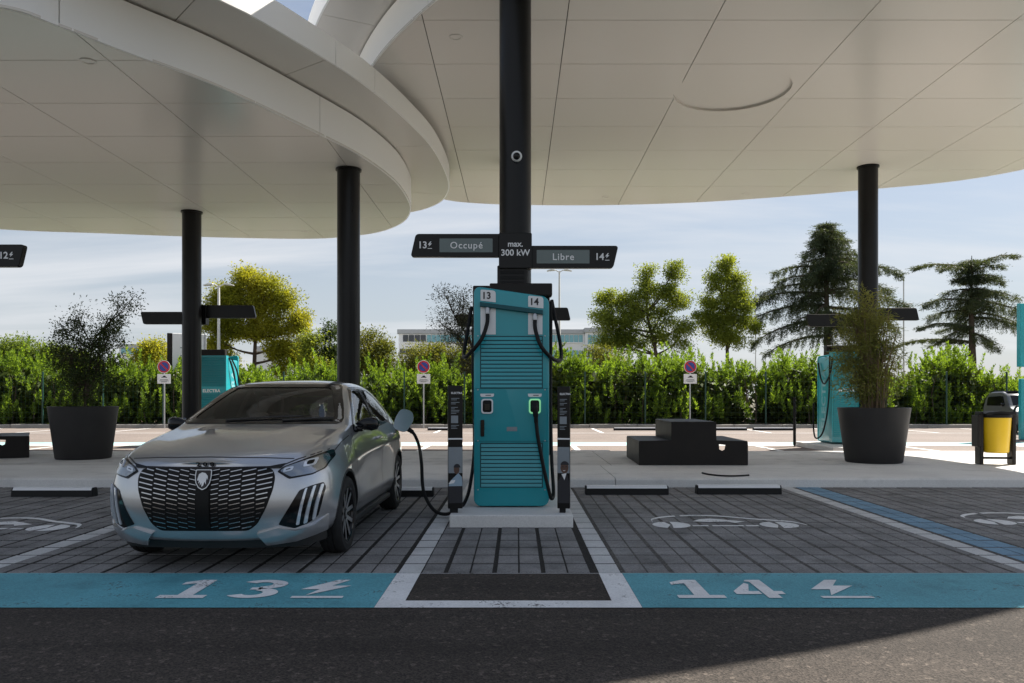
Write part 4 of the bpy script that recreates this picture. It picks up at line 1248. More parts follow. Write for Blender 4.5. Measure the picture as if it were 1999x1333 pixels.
    # ---- mirrors, handles, sills, charge flap
    for sg in (-1, 1):
        h, _ = sh.side(1.56, .985, sg)
        mb = MB()
        prof = [(0, 0, .0, .0), (.03, .0, .035, .03), (.09, .01, .062, .055), (.15, .02, .07, .065), (.195, .035, .055, .052), (.212, .045, .02, .02)]
        vs = []; n = 14
        for dx, dy, ry, rz in prof:
            for k in range(n):
                a = 2 * math.pi * k / n
                ca, sa = math.cos(a), math.sin(a)
                vs.append((h.x + sg * (dx - .02), h.y + dy + ry * math.copysign(abs(ca) ** .7, ca), h.z + .05 + rz * math.copysign(abs(sa) ** .75, sa)))
        fs = [(i * n + k, i * n + (k + 1) % n, (i + 1) * n + (k + 1) % n, (i + 1) * n + k) for i in range(len(prof) - 1) for k in range(n)]
        mb.add(vs, fs + [tuple((len(prof) - 1) * n + k for k in range(n))])
        mb.box2((h.x - sg * .03, h.y - .02, h.z - .02), (h.x + sg * .05, h.y + .05, h.z + .03), .01)
        bmx = None
        mi = mb.build('wing_mirror', M_['gloss_black'], root, True, 1.0)
        MB().box2((h.x + sg * .05, h.y + .082, h.z + .005), (h.x + sg * .172, h.y + .090, h.z + .10), .003).build('mirror_glass', M_['chrome'], mi)
        for yy in (2.28, 3.02):
            h2, _ = sh.side(yy, .875, sg)
            MB().box2((h2.x - sg * .005, yy - .09, h2.z - .012), (h2.x + sg * .035, yy + .09, h2.z + .016), .009, seg=2).build('door_handle', M_['paint'], root, True)
        MB().box2((sg * .78, 1.24, .185), (sg * .845, 2.98, .245), .02, seg=2).build('side_skirt', M_['trim_black'], root, True)
        for yw in (.83, 3.37):
            arch = MB(); A = []
            for k in range(25):
                a = math.pi * (-.06 + 1.12 * k / 24); A.append((math.cos(a), math.sin(a)))
            for rr in (.352, .372):
                pass
            vs = []
            for ca, sa in A:
                for rr, ox in ((.345, .001), (.366, .002), (.374, -.006)):
                    hh, nr = sh.side(yw + rr * ca, .325 + rr * sa, sg)
                    vs.append(hh + nr * ox)
                vs.append(Vector((vs[-3].x - sg * .05, vs[-3].y, vs[-3].z)))
            m4 = len(A)
            arch.add(vs, [(i * 4 + a_, (i + 1) * 4 + a_, (i + 1) * 4 + b_, i * 4 + b_) for i in range(m4 - 1) for a_, b_ in ((0, 1), (1, 2), (3, 0))])
            arch.build('wheel_arch', M_['trim_black'], root, True)
    h, nr = sh.side(3.52, .93, 1)
    fl = MB().prism(round_poly([(-.085, -.12), (.06, -.11), (.10, .05), (.06, .13), (-.06, .12), (-.09, .0)], .05, 5), -.004, .004, 'y', .002)
    flap = fl.build('charge_flap', M_['paint'], root, True)
    flap.scale = (1.15, 1, 1.15); flap.location = (h.x + .10, h.y - .07, h.z + .075); flap.rotation_euler = (R(-16), R(22), R(24))
    MB().lathe([(0, -.01), (.062, -.01), (.062, .004), (.05, .006), (0, .006)], 20, (0, 0, 0), 'x').build('charge_socket', M_['trim_black'], root, loc=(h.x + .004, h.y + .02, h.z - .0))
    pv = Matrix.Rotation(CAR_RZ, 4, 'Z') @ Vector((h.x + .03, h.y + .02, 0))
    build_car.port = (CAR_X + pv.x, CAR_Y + pv.y, h.z)
    # rear lamps, number plate area at the tail
    for sg in (-1, 1):
        patch('rear_light', M_['sign_red'], root, sh.rear, [(sg * .45, .80), (sg * .70, .80), (sg * .70, .90), (sg * .45, .88)][::sg], .006, .01, .05)
    patch('tailgate_band', M_['gloss_black'], root, sh.rear, [(-.44, .81), (.44, .81), (.44, .87), (-.44, .87)], .005, .01, .08)
    # ---- cabin
    MB().box2((-.70, 1.36, .72), (.70, 1.72, .985), .05, seg=2).build('dashboard', M_['interior'], root, True)
    sw = MB(); sw.tube([(.36 + .175 * math.cos(a), 1.83 + .06 * math.sin(a), .93 + .165 * math.sin(a)) for a in [2 * math.pi * k / 24 for k in range(25)]], .015, 8, caps=False)
    sw.box2((.30, 1.80, .90), (.42, 1.86, .97), .02); sw.build('steering_wheel', M_['interior'], root, True)
    for sx in (-.36, .36):
        st = MB(); st.box2((sx - .24, 2.0, .42), (sx + .24, 2.5, .60), .06, seg=2)
        st.box((sx, 2.52, .82), (.44, .14, .62), .06, Matrix.Translation((sx, 2.52, .6)) @ Matrix.Rotation(R(-14), 4, 'X') @ Matrix.Translation((-sx, -2.52, -.6)), 2)
        so = st.build('seat', M_['seat'], root, True)
        MB().box((sx, 2.66, 1.20), (.25, .10, .18), .04, seg=2).build('headrest', M_['seat'], so, True)
    rs = MB(); rs.box2((-.62, 3.05, .45), (.62, 3.45, .98), .06, seg=2); rs.build('rear_seat', M_['seat'], root, True)
    MB().box((0, 1.98, 1.325), (.24, .03, .065), .02, seg=2).build('rear_view_mirror', M_['interior'], root, True)
    for x0, x1, z1 in ((-.30, .34, 1.125), (.20, .62, 1.10)):
        wp = MB(); pts = []
        for t in range(7):
            f_ = t / 6; hh, nr = sh.front(x0 + (x1 - x0) * f_, 1.066 + (z1 - 1.066) * math.sin(f_ * 1.5) * .55); pts.append(hh + nr * .014)
        wp.tube(pts, .008, 6); wp.build('wiper', M_['trim_black'], root)
    # ---- wheels
    ty, rm, dk, br = wheel_mesh_parts()
    first = None
    for y in (.83, 3.37):
        for sg in (1, -1):
            if first is None:
                w = ty.build('wheel', M_['tyre'], root, True, .5)
                rm.build('rim', M_['gloss_black'], w, True); dk.build('spoke_frame', M_['gloss_black'], w, True, .4); br.build('spoke_face', M_['alloy'], w)
                first = w
            else:
                w = first.copy(); COL.objects.link(w); w.parent = root
                for c in list(first.children):
                    d = c.copy(); COL.objects.link(d); d.parent = w
            w.location = (sg * .772, y, .318)
            w.rotation_euler = (R(17) if sg == 1 else R(40), 0, 0 if sg == 1 else R(180))
    return root

def densify_pair(A, B):
    """Same number of points on two similar outlines."""
    def resample(P, n):
        P = [Vector(p) for p in P] + [Vector(P[0])]
        ln = [0]
        for i in range(len(P) - 1): ln.append(ln[-1] + (P[i + 1] - P[i]).length)
        out = []; j = 0
        for k in range(n):
            t = ln[-1] * k / n
            while ln[j + 1] < t: j += 1
            out.append(tuple(P[j].lerp(P[j + 1], (t - ln[j]) / max(1e-9, ln[j + 1] - ln[j]))))
        return out
    return resample(A, 96), resample(B, 96)
build_car()
# ------------------------------------------------------------------ chargers
def socket_part(parent, x, z, y, lit, with_plug):
    ring = [rrect(x - .062, z - .078, x + .062, z + .078, .03), rrect(x - .047, z - .063, x + .047, z + .063, .022)]
    mb = MB(); n = len(ring[0]); vs = []
    for P in ring:
        vs += [(p[0], y, p[1]) for p in P]
    for P in ring: vs += [(p[0], y - .014, p[1]) for p in P]
    fs = []
    for i in range(n):
        j = (i + 1) % n
        fs += [(2 * n + i, 2 * n + j, 3 * n + j, 3 * n + i), (i, j, 2 * n + j, 2 * n + i), (n + j, n + i, 3 * n + i, 3 * n + j)]
    mb.add(vs, fs)
    fr = mb.build('socket_frame', M_['lit_green'] if lit else M_['white'], parent)
    MB().prism(rrect(x - .047, z - .063, x + .047, z + .063, .02), y - .004, y + .001, 'y').build('socket_well', M_['blackmatt'], fr)
    MB().prism(rrect(x - .072, z + .098, x + .072, z + .132, (.02, .02, .004, .004)), y - .004, y + .0, 'y').build('socket_label', M_['white'], parent)
    MB().box2((x - .018, y - .0052, z + .111), (x + .04, y - .0042, z + .119)).build('print_lines', M_['print_black'], parent)
    if not with_plug:
        MB().prism(rrect(x - .032, z - .045, x + .032, z + .03, .012), y - .022, y - .004, 'y', .004).build('plug_holder', M_['gloss_black'], fr)
M_['print_teal'] = plain('pale_teal_print', (0.20, 0.44, 0.48), 0.45)
M_['lit_green'] = plain('lit_green_frame', (0.35, 0.72, 0.40), 0.4, emit=(0.28, 0.85, 0.38), es=0.22)

CH_X, CH_Y, CH_Z = -.0565, 8.36, .122
def build_charger(loc, rz, label, num, lit, group='teal rapid chargers'):
    """Front towards -Y, feet at z = 0 of the thing."""
    t = thing('rapid_charger', label, 'charger', loc, rz, group)
    W = .396; D = .95; zt0, zt1 = 2.325, 2.210       # half width, depth, top at left and right
    face = [(-W, .05), (-W + .10, -.0), (W - .10, 0), (W, .05), (W, zt1 - .09), (W - .09, zt1 + .008), (-W + .10, zt0 - .012), (-W, zt0 - .10)]
    face = round_poly([(-W, 0.012), (W, .012), (W, zt1), (-W, zt0)], [.09, .09, .085, .085], 6)
    MB().prism(face, .0, .075, 'y', .016, seg=3).build('front_panel', M_['teal'], t, True, .5)
    MB().prism(rrect(-W + .012, .03, W - .012, zt1 - .03, .05), .077, D - .16, 'y', .012).build('cabinet', M_['teal'], t, True, .5)
    MB().box2((-.34, .10, -.04), (.34, D - .12, .028), .01).build('foot', M_['teal_dark'], t)
    # top field: recessed look made of a darker inset board, white strips, shelf with cable outlets
    sl = lambda x: zt0 - .185 + (x + .33) / .66 * (-.085)
    MB().prism([(-.325, 1.80), (.325, 1.80), (.325, sl(.325)), (-.325, sl(-.325))], -.003, .0005, 'y').build('upper_board', M_['teal'], t)
    for x0, x1 in ((-.325, -.165), (.175, .325)):
        MB().prism([(x0, 1.815), (x1, 1.815), (x1, sl(x1) - .02), (x0, sl(x0) - .02)], -.006, -.0035, 'y').build('white_strip', M_['white'], t)
    MB().prism([(-.33, sl(-.33) - .035), (.33, sl(.33) - .035), (.33, sl(.33) + .012), (-.33, sl(-.33) + .012)], -.05, .001, 'y', .006).build('cable_shelf', M_['teal_dark'], t)
    for x0, txt in ((-.325, num[0]), (.175, num[1])):
        zz = sl(x0) + .03
        P = round_poly([(x0, zz), (x0 + .16, zz - .018), (x0 + .16, zz + .105), (x0, zz + .118)], [.004, .004, .035, .02], 5)
        pl = MB().prism(P, -.006, .0, 'y', .0015).build('number_plate', M_['white'], t)
        lettering(txt, .10, face_cam(x0 + .062, -.0075, zz + .05), M_['print_black'], t, .0022)
    # louvres, two banks of slats standing proud of the sheet
    for z0, n in ((1.795 - 13 * .0415, 13), (.215, 11)):
        for k in range(n):
            z = z0 + .0415 * k
            mb = MB().prism([(-.012, z + .004), (-.004, z + .034), (.001, z + .034), (.001, z + .004)], -.318, .318, 'x')
            mb.build('louvre', M_['teal'], t)
        MB().box2((-.33, -.0005, z0 - .008), (.33, .002, z0 + n * .0415 + .008)).build('louvre_backing', M_['teal_dark'], t)
    socket_part(t, -.255, 1.062, -.001, False, True if False else False)
    socket_part(t, .245, 1.062, -.001, lit, True)
    MB().prism(rrect(-.325, .745, -.285, .92, .012), -.016, .0, 'y', .004).build('door_handle', M_['gloss_black'], t)
    for z in (.185, .70, 1.235, 1.80):
        for x in (-.352, .352):
            MB().lathe([(0, -.0035), (.006, -.0035), (.0075, .0), (0, .0)], 10, (x, 0, z), 'y').build('screw', M_['steel'], t)
    for z in (.692, 1.245): MB().box2((-.385, -.0012, z), (.385, .0005, z + .004)).build('panel_seam', M_['teal_dark'], t)
    MB().prism(rrect(-.05, .80, .06, .845, .006), -.0022, .0, 'y').build('notice_sticker', M_['print_grey'], t)
    # black cable frame at the back
    fr = MB()
    if lit: fr.box2((-.45, D - .155, .48), (.435, D + .02, 2.44), .01)
    else: fr.box2((-.36, D - .155, 2.10), (.36, D + .02, 2.43), .01)
    fr.build('rear_frame', M_['bronze'], t)
    MB().box2((-.25, D - .35, 2.30), (.455, D - .156, 2.44), .01).build('cable_arm', M_['bronze'], t)
    # side lettering and back louvres
    for sg in (-1, 1):
        M = Matrix.Translation((sg * (W - .0115), .42, 1.12)) @ Matrix.Rotation(R(90) * sg, 4, 'Z') @ Matrix.Rotation(R(90), 4, 'X') @ Matrix.Rotation(R(90), 4, 'Z')
        lettering('ELECTRA', .36, M, M_['print_teal'], t, .012, spacing=1.05)
    for k in range(46):
        z = .18 + .045 * k
        if 1.22 < z < 1.42: continue
        MB().prism([(D + .021, z), (D + .05, z + .003), (D + .032, z + .030), (D + .021, z + .032)], -.36, .36, 'x').build('rear_louvre', M_['teal'], t)
    MB().box2((-.392, D - .1585, .05), (.392, D + .0205, 2.27), .0).build('rear_panel', M_['teal'], t)
    M = Matrix.Translation((0, D + .0235, 1.325)) @ Matrix.Rotation(R(180), 4, 'Z') @ Matrix.Rotation(R(90), 4, 'X')
    lettering('ELECTRA', .115, M, M_['print_white'], t, .003)
    return t
chg = build_charger((CH_X, CH_Y, CH_Z), 0, 'large teal rapid charger numbered 13 and 14 beside the car', ('13', '14'), True)

def cable(pts, r, label, name='charging_cable', n=10, cat='cable', parent=None):
    P = catmull(pts, 12)
    o = MB().tube(P, r, n).build(name, M_['rubber'], parent, True)
    if parent is None: tag(o, label, cat)
    return o
# concrete plinth
pln = MB().prism(round_poly([(-.665, 7.835), (.555, 7.835), (.555, 11.29), (-.665, 11.29)], .02), -.02, .12, 'z', .012, seg=2).build('concrete_plinth', M_['concrete'])
tag(pln, 'low pale concrete plinth carrying the charger between the two bays', 'plinth')
# cable outlets and cables
def W(x, z, y): return (CH_X + x, CH_Y + y, CH_Z + z)
for x, z in ((-.25, 2.085), (.245, 2.02)):
    MB().lathe([(.018, -.06), (.024, -.055), (.026, .0), (.018, .012)], 16, (x, -.028, z), 'z').build('cable_gland', M_['steel'], chg, True)
cable([W(-.25, 2.03, -.028), W(-.255, 1.92, -.06), W(-.31, 1.76, -.10), W(-.42, 1.63, -.05), W(-.505, 1.585, .2), W(-.53, 1.66, .5), W(-.50, 1.95, .75), W(-.47, 2.2, .86)], .021, 'black cable looping from outlet 13 round the left side of the charger')
cable([W(.245, 1.97, -.028), W(.25, 1.86, -.06), W(.30, 1.70, -.10), W(.385, 1.595, -.06), W(.48, 1.545, .10), W(.54, 1.58, .35), W(.545, 1.76, .62), W(.50, 2.05, .80), W(.46, 2.28, .86)], .021, 'black cable looping from outlet 14 round the right side of the charger')
# cable of bay 14 with its plug resting in the lit socket
tp = thing('charging_plug', 'black charging plug with hanging cable parked in the green-lit socket of bay 14', 'plug', W(.245, 1.062, -.02))
MB().prism(rrect(-.035, -.05, .035, .05, .018), -.07, .0, 'y', .008, seg=2).build('plug_head', M_['blackmatt'], tp, True)
gm = MB().tube(catmull([(0, -.05, .03), (0, -.085, -.03), (.008, -.075, -.10), (.012, -.06, -.17)], 6), [.032] * 7 + [.028] * 6 + [.022] * 6, 12)
gm.build('plug_grip', M_['blackmatt'], tp, True)
o = MB().tube(catmull([(.012, -.06, -.16), (.03, -.065, -.32), (.085, -.07, -.62), (.145, -.065, -.88), (.175, -.02, -.965), (.20, .10, -.90), (.19, .35, -.55), (.19, .60, .05), (.20, .78, .7), (.205, .85, 1.2)], 10), .019, 10).build('cable', M_['rubber'], tp, True)
# cable of bay 13 to the car
px_, py_, pz_ = build_car.port
tq = thing('charging_plug', 'black charging plug with long sagging cable plugged into the parked car', 'plug', (px_, py_, pz_))
MB().tube([(-.02, 0, 0), (.05, -.01, .0), (.11, -.02, -.02), (.17, -.03, -.06)], [.036, .036, .03, .024], 12).build('plug_grip', M_['blackmatt'], tq, True)
rel = lambda x, y, z: (x - px_, y - py_, z - pz_)
pt = [(.13, -.025, -.03), (.19, -.035, -.09), (.245, -.06, -.22)]
pt += [rel(-1.06, 8.85, .55), rel(-1.02, 8.7, .26), rel(-.90, 8.5, .09), rel(-.76, 8.40, .045), rel(-.62, 8.40, .10), rel(-.545, 8.46, .18), rel(-.50, 8.62, .36), rel(-.475, 8.9, .75), rel(-.50, 9.1, 1.5), rel(-.50, 9.22, 2.2)]
MB().tube(catmull(pt, 12), .019, 10).build('cable', M_['rubber'], tq, True)

# information posts at the corners of the plinth
def info_post(loc, w, h, dep, label, picture, rz=0.0):
    t = thing('info_post', label, 'post', loc, rz, 'black information posts beside the charger')
    MB().box2((-w / 2, -dep / 2, .045), (w / 2, dep / 2, h), .004).build('panel', M_['black'], t)
    MB().box2((-w / 2 + .02, -dep / 2 + .015, 0), (w / 2 - .045, dep / 2 - .015, .046), .003).build('foot', M_['blackmatt'], t)
    f = -dep / 2 - .0012
    MB().box2((-w / 2 - .001, f - .001, .735), (w / 2 + .001, f + .001, .75)).build('pale_stripe', M_['print_white'], t)
    lettering('ELECTRA', .027, face_cam(-w * .30, f, h - .075), M_['print_white'], t, .0007, 'LEFT')
    mb = MB()
    rows = [(.125, .8), (.14, .55), (.165, .8), (.18, .45), (.215, .65), (.23, .35), (.245, .8), (.26, .75), (.275, .5), (.395, .75), (.41, .5), (.425, .6)]
    for dz, k in rows: mb.box2((-w * .30, f - .0006, h - dz - .006), (-w * .30 + w * .72 * k, f + .0006, h - dz))
    mb.build('print_lines', M_['print_grey'], t)
    MB().box2((-w * .30, f - .0006, h - .375), (-w * .30 + .07, f + .0006, h - .300)).build('blank_square', M_['print_grey'], t)
    # printed photograph on the lower half
    pic = bpy.data.objects.new('photo_print', None); pic.location = (0, 0, 0); link(pic, t)
    def flat2(poly, lift, mat, nm='print_area'):
        MB().prism(poly, f - .0006 - lift, f + .0006 - lift, 'y').build(nm, mat, pic)
    flat2([(-w * .49, .40), (w * .49, .40), (w * .49, .66), (-w * .49, .66)], 0, M_['print_grey'])
    if picture == 'portrait':
        flat2([(-w * .49, .10), (w * .49, .10), (w * .49, .30), (w * .30, .375), (w * .08, .40), (-w * .25, .36), (-w * .49, .31)], .0008, M_['print_black'])
        flat2([(.01 + .040 * math.cos(R(a)), .455 + .058 * math.sin(R(a))) for a in range(0, 360, 20)], .0016, M_['skin'])
        flat2([(.012 + .044 * math.cos(R(a)), .475 + .045 * math.sin(R(a))) for a in range(10, 171, 20)], .0024, M_['print_black'])
        flat2([(-.02, .39), (.03, .40), (.01, .33)], .0024, M_['print_white'])
        flat2([(-.012, .46), (.0, .458), (.0, .468), (-.012, .47)], .0028, M_['print_black']); flat2([(.02, .458), (.034, .46), (.034, .47), (.02, .468)], .0028, M_['print_black'])
        flat2([(-.006, .428), (.02, .428), (.014, .422), (.0, .422)], .0028, M_['print_white'])
    else:
        flat2([(-w * .49, .10), (w * .49, .10), (w * .49, .27), (-w * .49, .27)], .0008, M_['print_black'])
        flat2([(-w * .49, .27), (w * .49, .27), (w * .45, .36), (w * .2, .40), (-w * .3, .33)], .0008, M_['print_blue'])
        flat2([(.012 + .028 * math.cos(R(a)), .435 + .045 * math.sin(R(a))) for a in range(0, 360, 20)], .0016, M_['skin'])
        flat2([(.016 + .034 * math.cos(R(a)), .455 + .038 * math.sin(R(a))) for a in range(0, 200, 20)], .0024, M_['print_black'])
        flat2([(-w * .49, .29), (-w * .1, .30), (0, .33), (-w * .3, .33)], .0024, M_['print_white'])
    return t
PW = .145
info_post((-.62 + .0, 8.0, .12), PW, 1.275, .07, 'slim black information post left of the charger with a blue-grey photo on it', 'scene', R(9))
info_post((.472, 8.0, .12), .125, 1.265, .07, 'slim black information post right of the charger with a suited portrait on it', 'portrait', R(-9))

# far chargers turned away from us
build_charger((8.14, 20.55, .12), R(180), 'teal charger behind the right planter, white letters up its side', ('20', '19'), False)
build_charger((-8.14, 22.2, .12), R(180), 'teal charger seen over the car roof behind the slim column', ('22', '21'), False)
for o in [o for o in COL.objects if o.get('category') == 'charger']: pass
tag(MB().prism(round_poly([(7.30, 18.4), (8.95, 18.4), (8.95, 20.95), (7.30, 20.95)], .02), -.01, .12, 'z', .012).build('concrete_plinth', M_['concrete']), 'low pale concrete plinth under the charger behind the right planter', 'plinth')
tag(MB().prism(round_poly([(-8.95, 19.7), (-7.3, 19.7), (-7.3, 22.45), (-8.95, 22.45)], .02), -.01, .12, 'z', .012).build('concrete_plinth', M_['concrete']), 'low pale concrete plinth behind the car under the far left charger', 'plinth')
cable([(7.72, 20.4, 2.15), (7.69, 20.15, 1.75), (7.66, 19.8, 1.62), (7.68, 19.5, 1.9), (7.72, 19.5, 2.25)], .02, 'short black cable loop high on the side of the far right charger')
cable([(7.70, 19.6, 2.3), (7.69, 19.65, 1.2), (7.62, 19.8, .45), (7.56, 20.1, .24), (7.60, 20.4, .45), (7.66, 20.58, 1.12)], .02, 'long black cable hanging down the side of the far right charger')
cable([(-7.73, 21.4, 2.33), (-7.68, 21.55, 2.0), (-7.66, 21.8, 1.5), (-7.68, 22.05, 1.45), (-7.70, 21.95, 1.95), (-7.73, 21.6, 2.31)], .022, 'black cable loop on the side of the charger over the car roof')
info_post((7.18, 20.6, .0), .13, 1.27, .07, 'slim dark information post beside the far right charger', 'scene', R(70))
# ------------------------------------------------------------------ wheel stops
def wheel_stop(x0, x1, y, label, z=.0):
    t = thing('wheel_stop', label, 'wheel stop', ((x0 + x1) / 2, y, z), 0, 'black rubber wheel stops')
    w = (x1 - x0) / 2
    MB().prism([(-.075, 0), (.075, 0), (.062, .085), (.045, .115), (-.045, .115), (-.062, .085)], -w, w, 'x', .008).build('rubber_block', M_['rubber'], t)
    mb = MB(); mb.add([(-w + .02, -.064, .083), (w - .02, -.064, .083), (w - .02, -.0435, .1175), (-w + .02, -.0435, .1175)], [(0, 1, 2, 3)])
    mb.box2((-w + .02, -.043, .1152), (w - .02, .043, .1175))
    mb.build('white_stripe', M_['print_white'], t)
    return t
def stop_px(p0, p1, py, label):
    d = F_PX * CAM_H / (py - HOR)
    return wheel_stop((p0 - VPX) * d / F_PX, (p1 - VPX) * d / F_PX, d + .075, label)
stop_px(20, 180, 970, 'black wheel stop with white top stripe left of the car')
stop_px(682, 846, 970, 'black wheel stop with white top stripe behind the car rear wheel')
stop_px(1143, 1306, 966, 'black wheel stop with white top stripe just right of the charger')
stop_px(1361, 1527, 965, 'black wheel stop with white top stripe beside the white and blue line')
for a, b, l in ((1115, 1190, 'low black wheel stop seen across the plaza just right of the charger'),):
    d = 17.45; wheel_stop((a - VPX) * d / F_PX, (b - VPX) * d / F_PX, d, l)
for a, b, l in ((1208, 1262, 'small far wheel stop below the hedge left of the picnic table top'), (1395, 1440, 'small far wheel stop below the hedge right of the picnic table top'),
                (1480, 1530, 'small far wheel stop below the hedge left of the far right charger'), (118, 165, 'small far wheel stop below the hedge beside the left planter'), (845, 885, 'small far wheel stop below the hedge left of the charger')):
    d = 30.6; wheel_stop((a - VPX) * d / F_PX - .2, (b - VPX) * d / F_PX + .35, d, l)

# ------------------------------------------------------------------ folded-metal picnic tables
def picnic_table(loc, label, rz=0.0):
    t = thing('picnic_table', label, 'picnic table', loc, rz, 'dark metal picnic tables with built-in benches')
    Wd, D, hb, ht = 1.83, 1.85, .41, .735
    b = .56; c0, c1 = .545, 1.30
    o = round_poly([(0, 0), (Wd, 0), (Wd, hb), (c1, hb + .01), (c1, ht), (c0, ht), (c0, hb + .01), (0, hb)], [.015, .015, .035, .02, .035, .035, .02, .035], 4)
    hole = [(1.345, .355), (1.455, .345), (1.44, .265), (1.40, .245), (1.35, .27)]
    # front plate with the small hand hole
    pts = [Vector(p) for p in o] + [Vector(p) for p in hole]
    n, m = len(o), len(hole)
    r = delaunay_2d_cdt(pts, [(i, (i + 1) % n) for i in range(n)] + [(n + i, n + (i + 1) % m) for i in range(m)], [], 1, 1e-5)
    mb = MB(); V = r[0]; k = len(V); fs = []
    for f in r[2]:
        cx_ = sum(V[i].x for i in f) / len(f); cz_ = sum(V[i].y for i in f) / len(f)
        if not inside((cx_, cz_), hole): fs.append(tuple(f))
    th = .02
    vs = [(v.x, 0, v.y) for v in V] + [(v.x, th, v.y) for v in V]
    side = [(n + i, n + (i + 1) % m, k + n + (i + 1) % m, k + n + i) for i in range(m)] + [(i, (i + 1) % n, k + (i + 1) % n, k + i) for i in range(n)]
    mb.add(vs, [f[::-1] for f in fs] + [tuple(i + k for i in f) for f in fs] + side)
    mb.build('end_plate', M_['bronze'], t)
    # far plate only under the table and left bench
    MB().prism(round_poly([(0, .0), (1.28, 0), (1.28, ht - .02), (c0 + .02, ht - .02), (c0 + .02, hb - .01), (0, hb - .01)], .02), D - .02, D, 'y').build('end_plate', M_['bronze'], t)
    for nm, x0, x1, z in (('bench_seat', .005, c0 - .002, hb), ('bench_seat', c1 + .002, Wd - .005, hb), ('table_top', c0 + .002, c1 - .002, ht)):
        MB().box2((x0, th + .001, z - .03), (x1, D - .021, z), .006).build(nm, M_['bronze'], t)
    for x, z0, z1 in ((.004, 0, hb - .031), (Wd - .02, 0, hb - .031), (c0 + .004, .0, ht - .031), (c1 - .024, 0, ht - .031)):
        MB().box2((x, th + .001, z0), (x + .02, (D if x < 1.7 else D * .4) - .021, z1)).build('side_plate', M_['bronze'], t)
    return t
picnic_table((2.06, 13.45, .13), 'dark brown metal picnic table with two built-in benches in front of the hedge', R(-1.5))
picnic_table((-10.84, 14.2, .13), 'dark brown metal picnic table cut off by the left edge', R(31))

# ------------------------------------------------------------------ planters
def planter(loc, label, r1=.60, r0=.475, h=.975):
    t = thing('planter', label, 'planter', loc, 0, 'large dark grey round planters')
    MB().lathe([(0, .0), (r0 - .02, .0), (r0, .015), (r1 - .004, h - .02), (r1, h - .005), (r1 - .008, h), (r1 - .05, h), (r1 - .055, h - .01), (r1 - .075, h - .09)], 64).build('pot', M_['planter'], t, True, .8)
    MB().lathe([(0, h - .085), (r1 - .075, h - .091)], 40).build('potting_soil', M_['soil'], t)
    return t
PL_L = (-8.15, 14.98, .13); PL_R = (6.33, 14.13, .13); PL_C = (-.35, 14.6, .13)
planter(PL_L, 'large dark planter with a bushy small-leaved shrub left of the car')
planter(PL_R, 'large dark planter with bamboo in front of the right column', .605, .475, .965)
planter(PL_C, 'dark planter with an olive tree hidden behind the charger', .45, .40, .9)

# ------------------------------------------------------------------ yellow bin
d = 13.65; bx = (1943 - VPX) / F_PX * d
t = thing('litter_bin', 'yellow litter bin hung in a dark brown frame on the right', 'bin', (bx, d, .13), R(-6))
MB().lathe([(0, .20), (.185, .20), (.205, .215), (.24, .80), (.24, .835)], 40).build('yellow_bucket', M_['yellow'], t, True, .6)
for sg in (-1, 1):
    MB().box2((sg * .262 - .03, -.10, 0), (sg * .262 + .03, .10, .90), .008).build('side_post', M_['bronze'], t)
MB().box2((-.231, -.03, .09), (.231, .03, .125), .004).build('cross_bar', M_['bronze'], t)
MB().box2((-.34, -.13, .30), (-.293, .11, .84), .006).build('ash_box', M_['bronze'], t)
pr = [(-.24, .845), (-.25, .87), (-.18, .895), (0, .91), (.18, .895), (.25, .87), (.24, .845)]
MB().prism(pr, -.21, .21, 'y', .01).build('lid', M_['blackmatt'], t, True, .5)
MB().lathe([(.243, .80), (.252, .80), (.252, .845), (.243, .845)], 40, closed=True).build('rim_band', M_['blackmatt'], t, True, .5)

# black curved cable left lying on the plaza
d1 = F_PX * 1.15 / (928 - HOR)
P = [((p - VPX) / F_PX * (F_PX * 1.15 / (q - HOR)), F_PX * 1.15 / (q - HOR), .142) for p, q in ((1371, 924.5), (1385, 927.5), (1408, 930), (1436, 930.5), (1462, 929))]
tag(MB().tube(catmull(P, 8), .013, 8).build('rubber_hose', M_['rubber'], None, True), 'thin curved black rubber hose lying on the pale kerb edge', 'hose')

# ------------------------------------------------------------------ no-parking signs before the hedge
def parking_sign(px, label):
    d = 32.6; x = (px - VPX) / F_PX * d
    t = thing('parking_sign', label, 'road sign', (x, d, 0), R(2), 'no-parking signs along the hedge')
    MB().lathe([(.028, 0), (.028, 2.70)], 14).build('post', M_['steel'], t, True)
    f = lambda r0, r1, y, m, nm: MB().lathe([(r0, y), (r1, y), (r1, y - .006), (r0, y - .006)], 40, (0, 0, 2.52), 'y', closed=True).build(nm, m, t)
    MB().lathe([(0, -.035), (.25, -.035), (.25, -.045), (0, -.045)], 40, (0, 0, 2.52), 'y').build('disc', M_['sign_blue'], t)
    f(.185, .245, -.047, M_['sign_red'], 'red_ring'); f(.245, .262, -.046, M_['print_white'], 'white_edge')
    sb = MB().box((0, -.0495, 2.52), (.40, .004, .055), 0, Matrix.Translation((0, 0, 2.52)) @ Matrix.Rotation(R(45), 4, 'Y') @ Matrix.Translation((0, 0, -2.52)))
    sb.build('red_bar', M_['sign_red'], t)
    sub = MB().box2((-.27, -.046, 1.83), (.27, -.036, 2.22), .004).build('sub_plate', M_['white'], t)
    mb = MB()
    for dz, wd in ((.22, .16), (.27, .19), (.31, .12)): mb.box2((-wd, -.0485, 2.22 - dz - .018), (wd, -.0465, 2.22 - dz))
    mb.build('print_lines', M_['print_black'], sub)
    car = [(-.11, 2.075), (-.10, 2.10), (-.05, 2.115), (-.02, 2.155), (.05, 2.155), (.075, 2.11), (.12, 2.10), (.12, 2.075)]
    MB().prism(car, -.0485, -.0465, 'y').build('car_symbol', M_['print_black'], sub)
    return t
parking_sign(321, 'round blue and red no-parking sign on a thin post left of the car')
